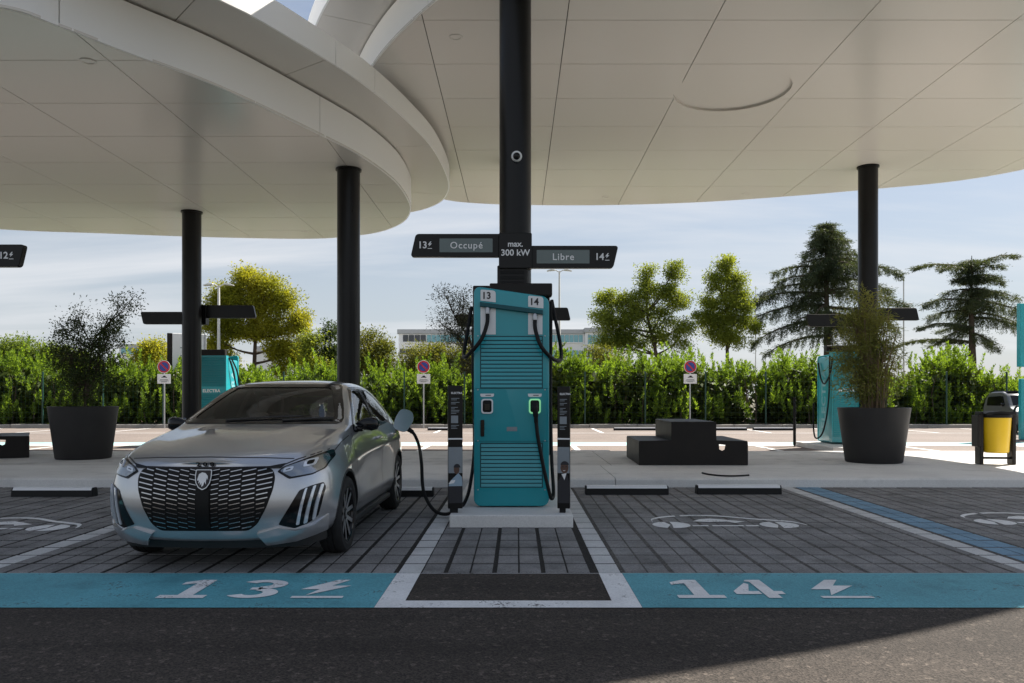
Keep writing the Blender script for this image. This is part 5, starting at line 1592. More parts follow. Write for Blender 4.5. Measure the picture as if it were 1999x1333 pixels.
parking_sign(827, 'round blue and red no-parking sign on a thin post between car and charger')
parking_sign(1347, 'round blue and red no-parking sign on a thin post behind the picnic table')

# ------------------------------------------------------------------ street lamps and masts
def street_lamp(px, d, ytop, label, arm=.5, col='lampwhite'):
    x = (px - VPX) / F_PX * d; h = CAM_H + (HOR - ytop) * d / F_PX
    t = thing('street_lamp', label, 'street lamp', (x, d, 0), 0, 'pale street lamps beyond the hedge')
    MB().tube([(0, 0, 0), (0, 0, h * .5), (0, 0, h - .05)], [.11, .09, .06], 12).build('post', M_[col], t, True)
    for sg in (-1, 1):
        a = MB().tube([(0, 0, h - .12), (sg * arm * .35, 0, h + .02), (sg * arm * .6, 0, h + .03)], .035, 8).build('arm', M_[col], t, True)
        MB().prism(round_poly([(sg * arm * .45, h), (sg * arm * 1.3, h - .06), (sg * arm * 1.35, h - .01), (sg * arm * .9, h + .09), (sg * arm * .5, h + .08)], .02), -.13, .13, 'y', .015).build('lamp_head', M_[col], t, True)
    return t
street_lamp(427, 44, 556, 'pale double street lamp in front of the yellow-green tree', .62)
street_lamp(1092, 56, 528, 'pale double street lamp rising just right of the charger', .66)
def mast(px, d, ytop, r, label, cross=False):
    x = (px - VPX) / F_PX * d; h = CAM_H + (HOR - ytop) * d / F_PX
    t = thing('lamp_mast', label, 'mast', (x, d, 0), 0)
    MB().tube([(0, 0, 0), (0, 0, h)], [r, r * .6], 10).build('post', M_['lampwhite'], t, True)
    if cross:
        MB().box2((-.1, -.08, h * .80), (.65, .08, h * .80 + .07), .01).build('lamp_head', M_['lampwhite'], t)
    else: MB().lathe([(0, h), (r, h), (r, h + .08), (0, h + .12)], 10).build('cap', M_['lampwhite'], t)
    return t
mast(1764, 60, 540, .07, 'tall thin pale mast rising right of the bamboo planter', True)
mast(1475, 70, 560, .05, 'very thin pale mast beside the left edge of the big cedar')
mast(20, 52, 664, .05, 'short white pole above the hedge by the left edge')
mast(64, 58, 672, .045, 'short white pole left of the planter shrub')
mast(98, 58, 676, .045, 'short white pole showing through the planter shrub')
# advertising panel left of the slim column
d = 36.0; x = (326 - VPX) / F_PX * d
t = thing('advert_panel', 'white poster panel with a dark side frame beyond the hedge left of the slim column', 'billboard', (x, d, 0), R(24))
hh = CAM_H + (HOR - 650) * d / F_PX
MB().box2((0, -.09, 0), (.22, .09, hh), .02).build('frame_post', M_['bronze'], t)
MB().box2((.2202, -.10, hh - 1.75), (1.55, .10, hh), .02).build('poster', M_['print_white'], t)
MB().box2((1.5502, -.09, 0), (1.66, .09, hh), .02).build('frame_post', M_['steel'], t)
mb = MB()
for k in range(7): mb.box2((.55 + .09 * (k % 3), -.1015, hh - 1.4 + .12 * k), (.75 + .12 * (k % 4), -.1005, hh - 1.35 + .12 * k))
mb.build('print_lines', M_['print_grey'], t)
# turquoise totem at the right edge
d = 24.0; x = (1988 - VPX) / F_PX * d
t = thing('totem_sign', 'tall turquoise totem panel cut off by the right edge', 'sign', (x, d, 0), 0)
zt, zb = CAM_H + (HOR - 592) * d / F_PX, CAM_H + (HOR - 716) * d / F_PX
MB().box2((0, -.09, zb), (1.25, .09, zt), .01).build('upper_panel', M_['totem'], t) if 'totem' in M_ else MB().box2((0, -.09, zb), (1.25, .09, zt), .01).build('upper_panel', M_['teal'], t)
MB().box2((.04, -.07, 0), (1.21, .07, zb - .36), .01).build('lower_panel', M_['teal'], t)
MB().box2((.45, -.04, zb - .3602), (.80, .04, zb), .0).build('core_post', M_['black'], t)
# black hoop rail by the totem
d = 25.5; x = (1988 - VPX) / F_PX * d
t = thing('hoop_rail', 'black hoop rail standing behind the yellow bin', 'rail', (x, d, 0), R(10))
MB().tube(catmull([(-.15, 0, 0), (-.15, 0, .75), (-.08, 0, .96), (.10, 0, 1.0), (.26, 0, .96), (.33, 0, .75), (.33, 0, 0)], 6), .035, 10).build('hoop', M_['black'], t, True)
for q in (-.15, .33): MB().lathe([(0, 0), (.07, 0), (.07, .012), (0, .014)], 14, (q, 0, 0)).build('foot_plate', M_['black'], t)

# ------------------------------------------------------------------ small pale car parked behind the bin
M_['grey_car'] = plain('grey_car_paint', (0.14, 0.145, 0.15), 0.35, 0.4, 0.5, 0.6)
def compact_car(loc, rz, label):
    t = thing('parked_car', label, 'car', loc, rz)
    prof = [(-.0, .32), (.02, .62), (.12, .80), (.62, .95), (1.05, 1.42), (1.45, 1.52), (2.35, 1.50), (2.62, 1.30), (2.70, .85), (2.70, .32)]
    bm = bmesh.new(); rings = []
    for x, ins in ((-.78, .10), (-.80, .02), (0, 0), (.80, .02), (.78, .10)):
        pass
    mb = MB()
    P = round_poly(prof, .12, 4)
    n = len(P); vs = []
    for x, k in ((-.78, .0), (-.74, 1.0), (.74, 1.0), (.78, .0)):
        for y, z in P:
            tz = max(0, (z - .92)) * .22 * (1 if x > 0 else -1)
            yy = y if k else 1.35 + (y - 1.35) * .97
            vs.append((x - tz, yy, z if k else .92 + (z - .92) * .95))
    fs = [(i * n + j, i * n + (j + 1) % n, (i + 1) * n + (j + 1) % n, (i + 1) * n + j) for i in range(3) for j in range(n)]
    mb.add(vs, fs + [tuple(range(n))[::-1], tuple(3 * n + j for j in range(n))])
    o = mb.build('body', M_['grey_car'], t, True, .6)
    bm = bmesh.new(); bm.from_mesh(o.data); bmesh.ops.recalc_face_normals(bm, faces=bm.faces[:]); bm.to_mesh(o.data); bm.free()
    o.data.shade_smooth(); o.data.set_sharp_from_angle(angle=.6)
    ws = MB().add([(-.60, .70, 1.0), (.60, .70, 1.0), (.52, 1.02, 1.36), (-.52, 1.02, 1.36), (-.60, .68, 1.02), (.60, .68, 1.02), (.52, 1.0, 1.38), (-.52, 1.0, 1.38)], [(4, 5, 6, 7), (0, 1, 5, 4), (1, 2, 6, 5), (2, 3, 7, 6), (3, 0, 4, 7)])
    ws.build('windscreen', M_['gloss_black'], t)
    MB().box2((-.50, 1.2, 1.5), (.50, 2.3, 1.545), .02).build('roof_panel', M_['gloss_black'], t)
    for sg in (-1, 1):
        MB().prism(round_poly([(1.0, 1.0), (2.45, 1.0), (2.35, 1.32), (1.28, 1.36)], .05), sg * .66, sg * .752, 'x').build('side_window', M_['gloss_black'], t)
        MB().box2((sg * .38 - .14, -.02, .62), (sg * .38 + .14, .06, .74), .02).build('headlight', M_['lens'], t)
        for y in (.5, 2.2):
            MB().lathe([(0, sg * .62), (.28, sg * .62), (.30, sg * .66), (.30, sg * .77), (.27, sg * .79), (.18, sg * .785), (0, sg * .78)], 28, (0, y, .30), 'x').build('wheel', M_['tyre'], t, True, .6)
        MB().box2((sg * .80, .95, .98), (sg * .93, 1.08, 1.10), .03).build('wing_mirror', M_['gloss_black'], t)
    MB().box2((-.45, -.015, .40), (.45, .05, .56), .015).build('grille', M_['trim_black'], t)
    return t
mc = compact_car((17.75, 27.2, 0), R(-2), 'small grey car parked behind the yellow bin at the right edge'); mc.scale = (.78, .82, .97)
# ------------------------------------------------------------------ foliage
M_['hedge'] = leaf_mat('hedge_leaves', (0.065, 0.115, 0.020), (0.20, 0.31, 0.040), 0.52, 0.7, 0.6)
M_['hedge_in'] = leaf_mat('shade_toned_hedge_leaves', (0.03, 0.045, 0.01), (0.06, 0.085, 0.015), 0.2, 1.1, 0.6)  # inner leaves coloured darker, standing for the shade inside the hedge
M_['leaf_yellow'] = leaf_mat('yellow_green_leaves', (0.20, 0.23, 0.03), (0.37, 0.36, 0.045), 0.5, 0.5)
M_['leaf_green'] = leaf_mat('mid_green_leaves', (0.12, 0.165, 0.035), (0.27, 0.32, 0.06), 0.5, 0.5)
M_['leaf_olive'] = leaf_mat('olive_green_leaves', (0.14, 0.185, 0.035), (0.28, 0.33, 0.06), 0.5, 0.5)
M_['leaf_dark'] = leaf_mat('dark_green_leaves', (0.030, 0.055, 0.022), (0.075, 0.11, 0.03), 0.4, 0.6)
M_['leaf_bush'] = leaf_mat('bushy_leaves', (0.09, 0.115, 0.028), (0.20, 0.20, 0.05), 0.45, 0.8)
M_['leaf_light'] = leaf_mat('light_green_leaves', (0.09, 0.14, 0.03), (0.19, 0.25, 0.05), 0.5, 0.7)
M_['needles'] = leaf_mat('cedar_needles', (0.036, 0.055, 0.036), (0.10, 0.125, 0.065), 0.3, 0.7)
M_['planter_leaf'] = leaf_mat('small_dark_leaves', (0.030, 0.046, 0.020), (0.075, 0.105, 0.038), 0.35, 3.0)
M_['olive_leaf'] = leaf_mat('grey_olive_leaves', (0.045, 0.055, 0.035), (0.10, 0.11, 0.075), 0.25, 3.0)
M_['bamboo_leaf'] = leaf_mat('brownish_bamboo_leaves', (0.10, 0.125, 0.035), (0.25, 0.25, 0.075), 0.35, 2.0)

def unit(v):
    return v / np.maximum(np.linalg.norm(v, axis=1, keepdims=True), 1e-9)
def leaf_obj(name, C, A, L, W, mat, parent, fold=0.18):
    """One kite-shaped leaf per row: base C, axis A, length L, width W."""
    n = len(C); A = unit(A)
    S = unit(np.cross(A, unit(rng.normal(size=(n, 3)))))
    Nn = np.cross(A, S)
    L = (np.ones(n) * L)[:, None] * rng.uniform(.7, 1.25, (n, 1)); W = (np.ones(n) * W)[:, None] * rng.uniform(.75, 1.25, (n, 1))
    V = np.empty((n, 4, 3), np.float32)
    V[:, 0] = C; V[:, 1] = C + A * L * .45 + S * W * .5 + Nn * W * fold
    V[:, 2] = C + A * L; V[:, 3] = C + A * L * .45 - S * W * .5 + Nn * W * fold
    me = bpy.data.meshes.new(name)
    me.vertices.add(4 * n); me.vertices.foreach_set('co', V.reshape(-1))
    me.loops.add(4 * n); me.loops.foreach_set('vertex_index', np.arange(4 * n, dtype=np.int32))
    me.polygons.add(n); me.polygons.foreach_set('loop_start', np.arange(0, 4 * n, 4, dtype=np.int32))
    me.materials.append(mat); me.update(calc_edges=True)
    return link(bpy.data.objects.new(name, me), parent)

def ell_px(e, d):
    """Crown lobe read in the photo: centre and radii in pixels at distance d -> metres (x, z, rx, rz)."""
    k = d / F_PX
    return ((e[0] - VPX) * k, CAM_H + (HOR - e[1]) * k, e[2] * k, e[3] * k)

def lobes_tree(name, label, cat, px, d, lobes, n_leaf, leaf, mat, clumps=40, trunk_r=.16, clump_r=.16, depth=.9, group=None, base_z=0.0, droop=-.15, bark='bark', trunk_top=None, spread=1.0, twig=.012, gap=0.0, base_x=None, y0=None):
    k = d / F_PX
    bx = (px - VPX) * k if base_x is None else base_x
    t = thing(name, label, cat, (bx, d, base_z), 0, group)
    E = [ell_px(e, d) for e in lobes]
    vol = np.array([e[2] * e[3] for e in E]); vol = vol / vol.sum()
    tr = MB(); C_all, A_all = [], []
    zmin = min(e[1] - e[3] for e in E)
    ztop = trunk_top if trunk_top else np.mean([e[1] for e in E])
    lean = np.mean([e[0] for e in E]) - bx
    trunk_pts = [Vector((0, 0, 0)), Vector((lean * .25 + random.uniform(-.05, .05) * ztop * .2, 0, (zmin - base_z) * .55 + .15)), Vector((lean * .7, random.uniform(-.1, .1), (ztop - base_z) * .75)), Vector((lean, 0, ztop - base_z))]
    tp = catmull(trunk_pts, 5)
    tr.tube(tp, [trunk_r * (1 - .72 * i / (len(tp) - 1)) for i in range(len(tp))], 8)
    for e, w in zip(E, vol):
        c = Vector((e[0] - bx, 0, e[1] - base_z)); dep = min(e[2], e[3]) * depth * (1.1 if e[2] > e[3] else 1.0)
        # limb from the trunk to the lobe
        s = min(tp, key=lambda q: abs(q.z - max(tp[2].z, c.z - e[3] * .9 - .2)))
        limb = catmull([s, s.lerp(c, .5) + Vector((0, random.uniform(-.2, .2) * e[2], -.08 * e[3])), c + Vector((0, 0, e[3] * .3))], 4)
        r0 = trunk_r * .62 * min(1, .55 + w)
        tr.tube(limb, [r0 * (1 - .8 * i / (len(limb) - 1)) + twig * .5 for i in range(len(limb))], 6)
        nc = max(3, int(clumps * w)); nl = max(6, int(n_leaf * w / nc))
        for _ in range(nc):
            u = rng.normal(size=3); u /= np.linalg.norm(u)
            rr = rng.uniform(.25, 1.0) ** .45
            p = np.array([c.x, c.y, c.z]) + u * np.array([e[2], dep, e[3]]) * rr * .96
            cs = clump_r * rng.uniform(.6, 1.35) * np.array([1, 1, .8]) * spread
            m = int(nl * rng.uniform(.5, 1.5))
            P = p + np.clip(rng.normal(size=(m, 3)), -1.9, 1.9) * cs
            C_all.append(P)
            A_all.append(rng.normal(size=(m, 3)) + (P - p) * 1.2 / max(clump_r, .01) * .5 + np.array([0, 0, droop]))
            i = random.randrange(len(limb) // 2, len(limb))
            q = Vector(p)
            tr.tube([limb[i], limb[i].lerp(q, .55) + Vector((0, 0, .06 * e[3])), q], [twig, twig * .7, twig * .35], 4, caps=False)
    tr.build('trunk' if cat == 'tree' else 'stems', M_[bark], t, True)
    leaf_obj('crown' if cat == 'tree' else 'foliage', np.concatenate(C_all), np.concatenate(A_all), leaf[0], leaf[1], M_[mat], t)
    return t

# ---- hedge: leaf rosettes on bushy lobes, candle-like shoots on top, branches and a shade-dark leaf core inside
def rosettes(r, P, N, m, spread, up):
    """m leaves round every point P, opening along the direction N."""
    n = len(P)
    A = r.normal(size=(n, m, 3)); A /= np.linalg.norm(A, axis=2, keepdims=True)
    A = A * spread + (unit(N) + np.array([0, 0, up]))[:, None, :]
    C = P[:, None, :] + r.normal(size=(n, m, 3)) * .03
    return C.reshape(-1, 3), A.reshape(-1, 3)
def hedge(name, label, pts, per_m, shoots_m, y0=33.75, y1=38.0, seed=3):
    """pts: (pixel x, pixel y of the top) along the row at about 34.3 m."""
    r = np.random.default_rng(seed); d = 34.3
    X = [(p[0] - VPX) * d / F_PX for p in pts]; Z = [CAM_H + (HOR - p[1]) * d / F_PX for p in pts]
    t = thing(name, label, 'hedge', ((X[0] + X[-1]) / 2, (y0 + y1) / 2, .11)); o3 = np.array(t.location)
    def top(x): return np.interp(x, X, Z) - .25 + .17 * np.sin(x * 1.25 + 2 * seed) + .15 * np.sin(x * 2.3 + seed) + .12 * np.sin(x * 5.3 + 1.3 * seed)
    LX = X[-1] - X[0]
    # bushy lobes packed along the row
    nl = int(LX * 13)
    lx = r.uniform(X[0] + .3, X[-1] - .3, nl); lz = r.uniform(.12, 1, nl) * (top(lx) - .3) ; ly = y0 + .55 + r.uniform(0, 1, nl) ** 1.3 * (y1 - y0 - 1.2) + .3 + .25 * (lz / 3) ** 2 - .32 * np.sin(lx * 1.25 + 2 * seed) - .16 * np.sin(lx * 3.1)
    lr = r.uniform(.28, .55, nl)
    n = int(LX * per_m); k = r.integers(0, nl, n)
    u = unit(r.normal(size=(n, 3))); u[:, 1] -= .25; u = unit(u)
    P = np.stack([lx[k], ly[k], lz[k]], 1) + u * (lr[k] * r.uniform(.75, 1.05, n))[:, None]
    keep = (P[:, 2] > .06) & (P[:, 2] < top(P[:, 0]) + .15); P, u = P[keep], u[keep]
    C1, A1 = rosettes(r, P, u, 7, .75, .35)
    ns = int(LX * shoots_m)
    sx = r.uniform(X[0] + .1, X[-1] - .1, ns); sy = r.uniform(y0 + .3, y1 - .3, ns)
    ln = r.uniform(.3, .75, ns); z1 = top(sx) + r.uniform(-.35, .34, ns) + (r.uniform(0, 1, ns) > .88) * r.uniform(.1, .6, ns)
    low = r.uniform(0, 1, ns) < .18; z1 = np.where(low, r.uniform(.6, 2.0, ns), z1); sy = np.where(low, y0 + r.uniform(-.05, .3, ns), sy)
    m = 30; tt = np.tile(np.linspace(0, 1, m), (ns, 1)); ang = r.uniform(0, 6.28, (ns, 1)) + np.arange(m)[None] * 2.4
    lean = r.normal(size=(ns, 2)) * .16
    C2 = np.stack([sx[:, None] + lean[:, :1] * tt, sy[:, None] + lean[:, 1:] * tt, (z1 - ln)[:, None] + tt * ln[:, None]], -1).reshape(-1, 3)
    A2 = np.stack([np.cos(ang) * (1 - .5 * tt), np.sin(ang) * (1 - .5 * tt), .35 + .7 * tt], -1).reshape(-1, 3)
    leaf_obj('foliage', np.concatenate([C1, C2]) - o3, np.concatenate([A1, A2]), .145, .060, M_['hedge'], t)
    # oversized leaves added deep inside to block light, shade put in their colour
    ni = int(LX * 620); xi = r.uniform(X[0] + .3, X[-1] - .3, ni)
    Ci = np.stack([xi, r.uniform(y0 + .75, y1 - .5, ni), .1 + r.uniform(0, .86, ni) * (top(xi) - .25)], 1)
    leaf_obj('light_block_foliage', Ci - o3, r.normal(size=Ci.shape), .42, .20, M_['hedge_in'], t)
    w = MB(); ox, oy, oz = t.location
    for i in range(int(LX * 4)):
        xx = random.uniform(X[0] + .2, X[-1] - .2); yy_ = random.uniform(y0 + .6, y1 - .6); h = float(top(xx)) * .85
        w.tube([(xx - ox, yy_ - oy, -.02), (xx - ox + random.uniform(-.3, .3), yy_ - oy + random.uniform(-.2, .2), h * .6), (xx - ox + random.uniform(-.5, .5), yy_ - oy + random.uniform(-.3, .3), h)], [.03, .022, .008], 5, caps=False)
    w.build('branches', M_['bark'], t)['kind'] = 'stuff'
    return t
hedge('hedge', 'long leafy green hedge of upright shoots from the left edge past the charger', [(-160, 690), (0, 685), (70, 700), (120, 705), (200, 700), (300, 704), (340, 700), (400, 716), (470, 716), (530, 722), (590, 712), (640, 720), (700, 716), (760, 712), (820, 716), (900, 722), (1000, 715), (1090, 700), (1140, 686), (1200, 692), (1260, 690), (1300, 698), (1350, 690), (1420, 692), (1468, 706), (1488, 738)], 560, 40, seed=3)
hedge('hedge', 'short leafy hedge between the picnic table and the right planter', [(1496, 745), (1515, 700), (1545, 692), (1580, 694), (1612, 706), (1660, 716), (1720, 712), (1768, 735)], 560, 40, seed=5)
hedge('hedge', 'bright leafy bush row behind the yellow bin', [(1770, 742), (1800, 726), (1830, 705), (1862, 690), (1900, 686), (1935, 700), (1965, 716), (1990, 742), (2060, 735), (2160, 730)], 560, 40, seed=8)

# ---- mesh fence in front of the hedge
t = thing('mesh_fence', 'dark green wire mesh fence with posts along the hedge', 'fence', (0, 33.45, .1))
pm = MB().box2((-.03, -.03, 0), (.03, .03, 2.25), .006).mesh('post', M_['green_metal'])
posts = [10.45 + 2.53 * k for k in range(-14, 6)]
for x in posts:
    o = bpy.data.objects.new('post', pm); link(o, t); o.location = (x, 0, 0)
mb = MB()
for a in posts[:-1]:
    for k in range(1, 14): mb.box((a + 2.53 * k / 14, 0, 1.08), (.003, .003, 2.05))
    for k in range(10): mb.box((a + 1.265, .006, .1 + k * .2178), (2.46, .004, .004))
o = mb.build('wire_mesh', M_['green_metal'], t); o['kind'] = 'stuff'

# ---- trees beyond the hedge
G = 'trees beyond the hedge'
lobes_tree('broadleaf_tree', 'large yellow-green tree behind the pale lamp, left of the thick column', 'tree', 492, 46,
           [(480, 548, 34, 20), (445, 565, 22, 18), (520, 560, 28, 20), (425, 595, 26, 22), (465, 590, 30, 24), (510, 595, 30, 24), (555, 590, 24, 22), (415, 630, 20, 22), (455, 635, 28, 22), (500, 640, 28, 24), (545, 632, 28, 22), (580, 640, 18, 20), (585, 615, 12, 16), (430, 672, 22, 22), (540, 675, 24, 20), (580, 685, 22, 26), (440, 705, 20, 18), (555, 715, 22, 18)], 62000, (.135, .07), 'leaf_yellow', 260, .20, .27, group=G)
lobes_tree('broadleaf_tree', 'tall loose green tree group right of the sign reading Libre', 'tree', 1300, 48,
           [(1195, 585, 26, 18), (1230, 585, 22, 16), (1180, 625, 20, 26), (1215, 630, 30, 26), (1262, 535, 14, 22), (1265, 575, 22, 24), (1250, 615, 22, 22), (1318, 530, 12, 24), (1300, 570, 16, 20), (1325, 590, 18, 22), (1290, 620, 26, 18), (1235, 665, 34, 22), (1195, 670, 26, 22), (1280, 660, 24, 20), (1335, 640, 20, 16), (1325, 668, 18, 12)], 42000, (.13, .065), 'leaf_green', 210, .18, .25, group=G)
lobes_tree('broadleaf_tree', 'slender olive-green tree left of the big dark cedar', 'tree', 1419, 50,
           [(1418, 520, 18, 20), (1400, 550, 20, 18), (1438, 552, 16, 20), (1385, 590, 18, 18), (1420, 590, 22, 20), (1452, 590, 14, 20), (1375, 620, 22, 16), (1410, 630, 24, 18), (1445, 625, 20, 16), (1395, 655, 22, 14), (1430, 660, 24, 16), (1465, 640, 14, 12)], 32000, (.13, .065), 'leaf_olive', 160, .17, .24, group=G)
lobes_tree('small_tree', 'narrow dark green tree just right of the yellow-green tree', 'tree', 606, 43, [(606, 690, 20, 44), (612, 730, 26, 30)], 8000, (.14, .065), 'leaf_green', 50, .09, .26, group=G)
lobes_tree('small_tree', 'thin dark tree peeping out left of the thick column', 'tree', 645, 44, [(645, 665, 12, 34), (648, 705, 22, 36)], 6000, (.14, .06), 'leaf_dark', 45, .08, .2, group=G)
lobes_tree('small_tree', 'rounded green tree just right of the thick column', 'tree', 725, 43, [(722, 680, 32, 36), (745, 700, 22, 30), (728, 715, 36, 34)], 13000, (.14, .065), 'leaf_bush', 70, .11, .3, group=G)
lobes_tree('small_tree', 'brownish round tree behind the middle no-parking sign', 'tree', 838, 42, [(835, 705, 42, 34), (815, 728, 34, 28), (862, 725, 28, 28)], 14000, (.135, .065), 'leaf_bush', 75, .11, .28, group=G)
lobes_tree('small_tree', 'brownish round tree partly behind the left side of the charger', 'tree', 905, 42, [(900, 702, 30, 30), (925, 720, 28, 30)], 8500, (.135, .065), 'leaf_bush', 48, .1, .28, group=G)
lobes_tree('small_tree', 'bright green tree above the hedge at the left edge', 'tree', 40, 40, [(34, 690, 34, 26), (8, 700, 26, 26), (50, 712, 34, 20)], 10500, (.135, .06), 'leaf_light', 60, .1, .27, group=G)
lobes_tree('small_tree', 'light green tree behind the left planter shrub', 'tree', 118, 40, [(100, 698, 24, 20), (140, 700, 30, 20)], 6500, (.135, .06), 'leaf_light', 36, .09, .26, group=G)
lobes_tree('small_tree', 'yellowish tree just left of the white poster panel', 'tree', 305, 41, [(304, 690, 26, 22), (285, 704, 22, 18), (318, 708, 22, 22)], 7500, (.135, .06), 'leaf_yellow', 42, .09, .26, group=G)
lobes_tree('small_tree', 'pinkish brown shrub tree below the tall loose trees', 'tree', 1172, 44, [(1168, 700, 30, 22), (1195, 712, 28, 20)], 5000, (.13, .06), 'leaf_bush', 34, .09, .28, group=G)

# ---- cedars: long separate boughs with hanging curtains of needles
def cedar(label, px, d, ytop, boughs, seed, dome):
    """boughs: (tip pixel x, tip pixel y, root pixel y, hang in m); each also gets partners turned out of the picture plane."""
    r = np.random.default_rng(seed); k = d / F_PX
    bx = (px - VPX) * k; zz = lambda y: CAM_H + (HOR - y) * k
    H = zz(ytop)
    t = thing('cedar_tree', label, 'tree', (bx, d, 0), 0, 'dark cedars beyond the hedge')
    tr = MB(); tr.tube([(0, 0, 0), (.05, 0, H * .35), (-.03, .03, H * .7), (0, 0, H)], [.34, .24, .13, .02], 10)
    C, A = [], []
    def curtain(base, dirx, diry, hang, m):
        tt = r.uniform(0, 1, m)
        C.append(base + np.stack([dirx * .2 * tt + r.normal(size=m) * .06, diry * .2 * tt + r.normal(size=m) * .06, -hang * tt ** 1.1], 1))
        A.append(np.stack([dirx * .35 + r.normal(size=m) * .5, diry * .35 + r.normal(size=m) * .5, -.8 + r.normal(size=m) * .4], 1))
    def bough(tx, ty, tz, z0, hang, dens=1.0):
        L = math.hypot(tx, ty); dx, dy = tx / max(L, .01), ty / max(L, .01)
        rise = max(0, (tz - z0)) * .2 + .10 * L
        P = catmull([(0, 0, z0), (tx * .35, ty * .35, z0 + (tz - z0) * .3 + rise * .6), (tx * .72, ty * .72, z0 + (tz - z0) * .72 + rise * .7), (tx, ty, tz)], 8)
        tr.tube(P, [.10 * (L / 4.5) ** .6 * (1 - j / len(P)) + .012 for j in range(len(P))], 5, caps=False)
        # side twigs carry curtains; clumps with gaps along the bough
        s = r.uniform(.08, .2)
        while s < 1.0:
            q = P[min(len(P) - 1, int(s * (len(P) - 1)))]
            w = .18 + .5 * math.sin(math.pi * min(1, s * .9)) * min(1, L / 4)
            for _ in range(int(7 * dens) + 1):
                off = r.uniform(-w, w)
                base = np.array([q.x - dy * off, q.y + dx * off, q.z - abs(off) * .12 + r.normal() * .03])
                h = hang * r.uniform(.35, 1.0) * (1.0 - .55 * s)
                curtain(base, dx, dy, h, int((10 + h * 26) * dens))
                m2 = int(8 * dens) + 2
                C.append(base + r.normal(size=(m2, 3)) * np.array([.2, .2, .04])); A.append(np.stack([dx + r.normal(size=m2) * .7, dy + r.normal(size=m2) * .7, .12 + r.normal(size=m2) * .15], 1))
            s += r.uniform(.07, .15) * 3.2 / max(L, 1.6)
        m3 = 26                                        # feathered tip
        C.append(np.array([tx, ty, tz]) + r.normal(size=(m3, 3)) * np.array([.22, .22, .05])); A.append(np.stack([dx * 1.4 + r.normal(size=m3) * .5, dy * 1.4 + r.normal(size=m3) * .5, -.1 + r.normal(size=m3) * .2], 1))
    for tipx, tipy, rooty, hang in boughs:
        dx = (tipx - px) * k; tz, z0 = zz(tipy), zz(rooty)
        sw = r.uniform(-.45, .45)
        bough(dx, abs(dx) * sw, tz, z0, hang)
        a = r.uniform(.9, 1.45) * (1 if r.uniform() < .5 else -1)
        Ls = abs(dx) * r.uniform(.55, .8)
        bough(math.copysign(Ls, dx) * math.cos(a), Ls * math.sin(a), z0 + (tz - z0) * .8, z0 + r.uniform(-.2, .2), hang * .9, .8)
    for z_px, rad_px, n_, hang in dome:
        for i in range(n_):
            a = i * 2.399 + r.uniform(0, 1); Lr = rad_px * k * r.uniform(.6, 1.08)
            bough(Lr * math.cos(a), Lr * math.sin(a), zz(z_px) - Lr * r.uniform(.1, .3), zz(z_px), hang, .8)
    tr.build('trunk', M_['bark'], t, True)
    leaf_obj('crown', np.concatenate(C), np.concatenate(A), .17, .034, M_['needles'], t)
cedar('big dark cedar with drooping boughs behind the right column', 1614, 53, 431,
      [(1523, 527, 522, .9), (1512, 553, 540, 1.1), (1483, 577, 556, 1.4), (1456, 595, 575, 1.5), (1447, 634, 596, 1.5), (1462, 672, 625, 1.3), (1500, 690, 655, 1.0), (1530, 640, 610, 1.5), (1540, 600, 570, 1.5),
       (1690, 505, 498, .9), (1742, 540, 520, 1.1), (1752, 566, 545, 1.3), (1765, 600, 572, 1.4), (1770, 642, 600, 1.4), (1745, 682, 640, 1.2), (1700, 650, 610, 1.5)], 4,
      [(440, 16, 5, .5), (452, 32, 7, .8), (468, 46, 8, 1.0), (486, 58, 8, 1.2), (506, 66, 8, 1.3), (528, 70, 8, 1.4)])
cedar('dark flat-topped cedar at the right edge behind the bush row', 1897, 55, 499,
      [(1800, 519, 524, .35), (1822, 530, 534, .5), (1976, 503, 520, .4), (1960, 520, 530, .5), (1968, 549, 545, .7), (1862, 548, 545, .6), (1796, 597, 588, .9), (1778, 645, 640, .25), (1770, 674, 668, .2),
       (1820, 620, 606, .9), (2000, 580, 572, 1.0), (2030, 610, 590, 1.1), (2020, 650, 620, 1.1), (1985, 640, 610, 1.2), (1840, 665, 640, .8), (1960, 680, 650, 1.0)], 9,
      [(512, 30, 5, .4), (540, 40, 6, .6), (565, 52, 6, .9), (590, 55, 6, 1.0)])

# ---- planted shrubs
lobes_tree('potted_shrub', 'bushy dark small-leaved shrub growing in the left planter', 'shrub', 163, PL_L[1], [(160, 700, 52, 60), (128, 690, 30, 46), (205, 690, 38, 56), (150, 625, 20, 36), (118, 640, 14, 22), (212, 628, 30, 26), (240, 597, 22, 18), (258, 588, 12, 14), (166, 755, 50, 42), (215, 665, 30, 22)],
           11500, (.052, .021), 'planter_leaf', 300, .035, .085, 1.0, None, PL_L[2] + .885, .15, 'bark', None, 1.0, .006, base_x=PL_L[0])
lobes_tree('olive_tree', 'thin-leaved olive tree leaning out behind the left of the charger', 'tree', 990, PL_C[1], [(893, 612, 30, 34), (870, 585, 22, 24), (905, 585, 24, 24), (855, 630, 20, 16), (885, 655, 30, 26), (912, 650, 26, 40), (905, 700, 26, 36), (935, 640, 22, 40), (960, 690, 30, 50)],
           5200, (.060, .014), 'olive_leaf', 190, .035, .09, 1.0, None, PL_C[2] + .81, .1, 'bark', None, 1.0, .005, base_x=PL_C[0])
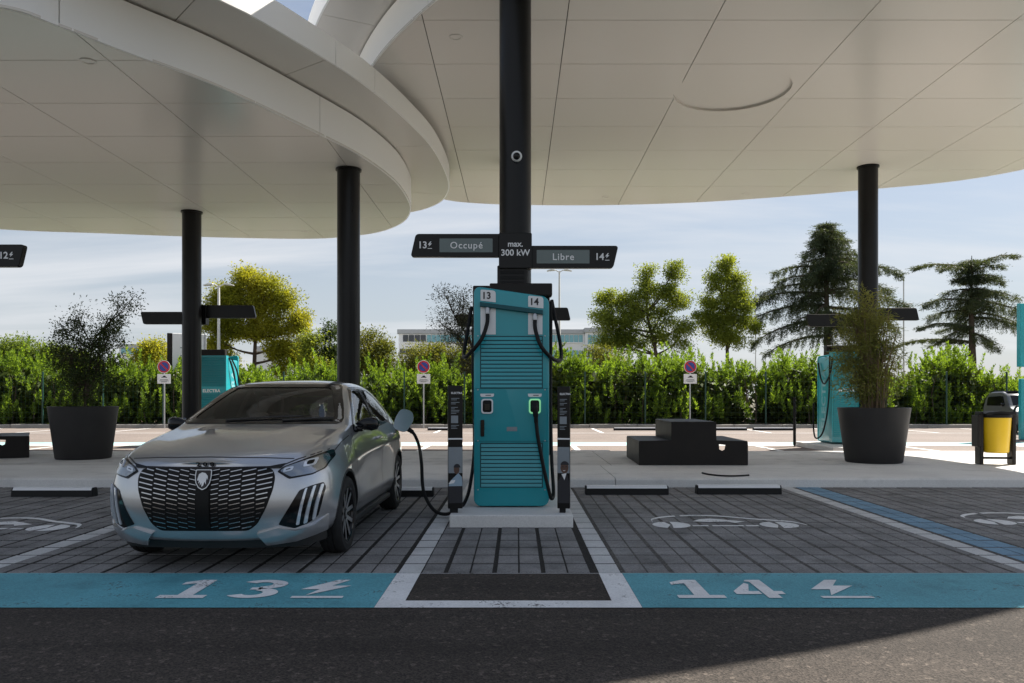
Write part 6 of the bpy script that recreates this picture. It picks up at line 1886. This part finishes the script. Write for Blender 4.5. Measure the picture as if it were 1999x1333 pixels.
bam = lobes_tree('bamboo_plant', 'tall brownish bamboo growing in the right planter', 'bamboo', 1692, PL_R[1], [(1690, 605, 34, 42), (1672, 645, 38, 44), (1712, 650, 40, 48), (1690, 700, 52, 50), (1668, 735, 40, 44), (1722, 735, 38, 46), (1692, 760, 44, 30), (1735, 690, 24, 40), (1655, 690, 22, 36)],
           9500, (.10, .015), 'bamboo_leaf', 330, .018, .085, .9, None, PL_R[2] + .875, -.35, 'stem', None, 1.0, .005, base_x=PL_R[0])
mb = MB()
for i in range(34):
    a = random.uniform(0, 6.28); r0 = random.uniform(.02, .22); h = random.uniform(.9, 1.95)
    l = random.uniform(.05, .30)
    mb.tube([(r0 * math.cos(a), r0 * math.sin(a), -.02), ((r0 + l * .3) * math.cos(a), (r0 + l * .3) * math.sin(a), h * .55), ((r0 + l) * math.cos(a), (r0 + l) * math.sin(a), h)], [.011, .009, .004], 5, caps=False)
mb.build('canes', M_['stem'], bam, True)

# ------------------------------------------------------------------ far buildings
M_['bwhite'] = plain('pale_render', (0.86, 0.87, 0.88), 0.7, 0, .3, 0, .04, .3)
M_['bglass'] = plain('turquoise_window_glass', (0.20, 0.46, 0.52), 0.12, 0.0, 0.8, 0.0, 0.15, .4)
M_['bdark'] = plain('dark_window_glass', (0.045, 0.05, 0.06), 0.15, 0.0, 0.7, 0.0, 0.15, .4)
def office(label, d, x0p, x1p, tops, strips, depth=14):
    k = d / F_PX
    X0, X1 = (x0p - VPX) * k, (x1p - VPX) * k; zt = CAM_H + (HOR - tops) * k
    t = thing('office_building', label, 'building', ((X0 + X1) / 2, d, 0)); ox = (X0 + X1) / 2
    MB().box2((X0 - ox, 0, -.1), (X1 - ox, depth, zt), .1).build('wall', M_['bwhite'], t)
    MB().box2((X0 - ox - .15, -.18, zt - .55), (X1 - ox + .15, depth + .1, zt + .02), .04).build('roof_edge', M_['steel'], t)
    for (y_t, y_b, a, b, mt, wpx) in strips:
        za, zb = CAM_H + (HOR - y_b) * k, CAM_H + (HOR - y_t) * k
        n = max(1, round((b - a) / wpx)); w = (b - a) * k / n
        me = MB().box2((-w / 2 + .05, -.10, za), (w / 2 - .05, .05, zb), .02).mesh('window', M_[mt])
        for i in range(n):
            o = bpy.data.objects.new('window', me); link(o, t); o.location = ((a - VPX) * k - ox + w * (i + .5), 0, 0)
        MB().box2(((a - VPX) * k - ox, -.16, za - .12), ((b - VPX) * k - ox, -.001, za - .002)).build('ledge', M_['bwhite'], t)
    return t
office('long white office building with window strips seen behind the charger', 96, 778, 1142, 643, [(654, 667, 786, 832, 'bdark', 11), (654, 668, 833, 1138, 'bglass', 9), (681, 692, 764 + 16, 815, 'bdark', 12), (684, 696, 960, 1138, 'bglass', 9), (708, 722, 790, 1138, 'bdark', 9)])
office('taller end block of the white office with turquoise windows', 95, 1143, 1196, 640, [(654, 672, 1147, 1192, 'bglass', 9), (684, 700, 1147, 1192, 'bglass', 9)])
office('distant pale building with a turquoise window band left of the poster panel', 110, 232, 292, 672, [(680, 691, 236, 288, 'bglass', 8)])
office('distant white building glimpsed beneath the yellow-green tree', 80, 500, 602, 676, [(684, 694, 520, 596, 'bdark', 16)])
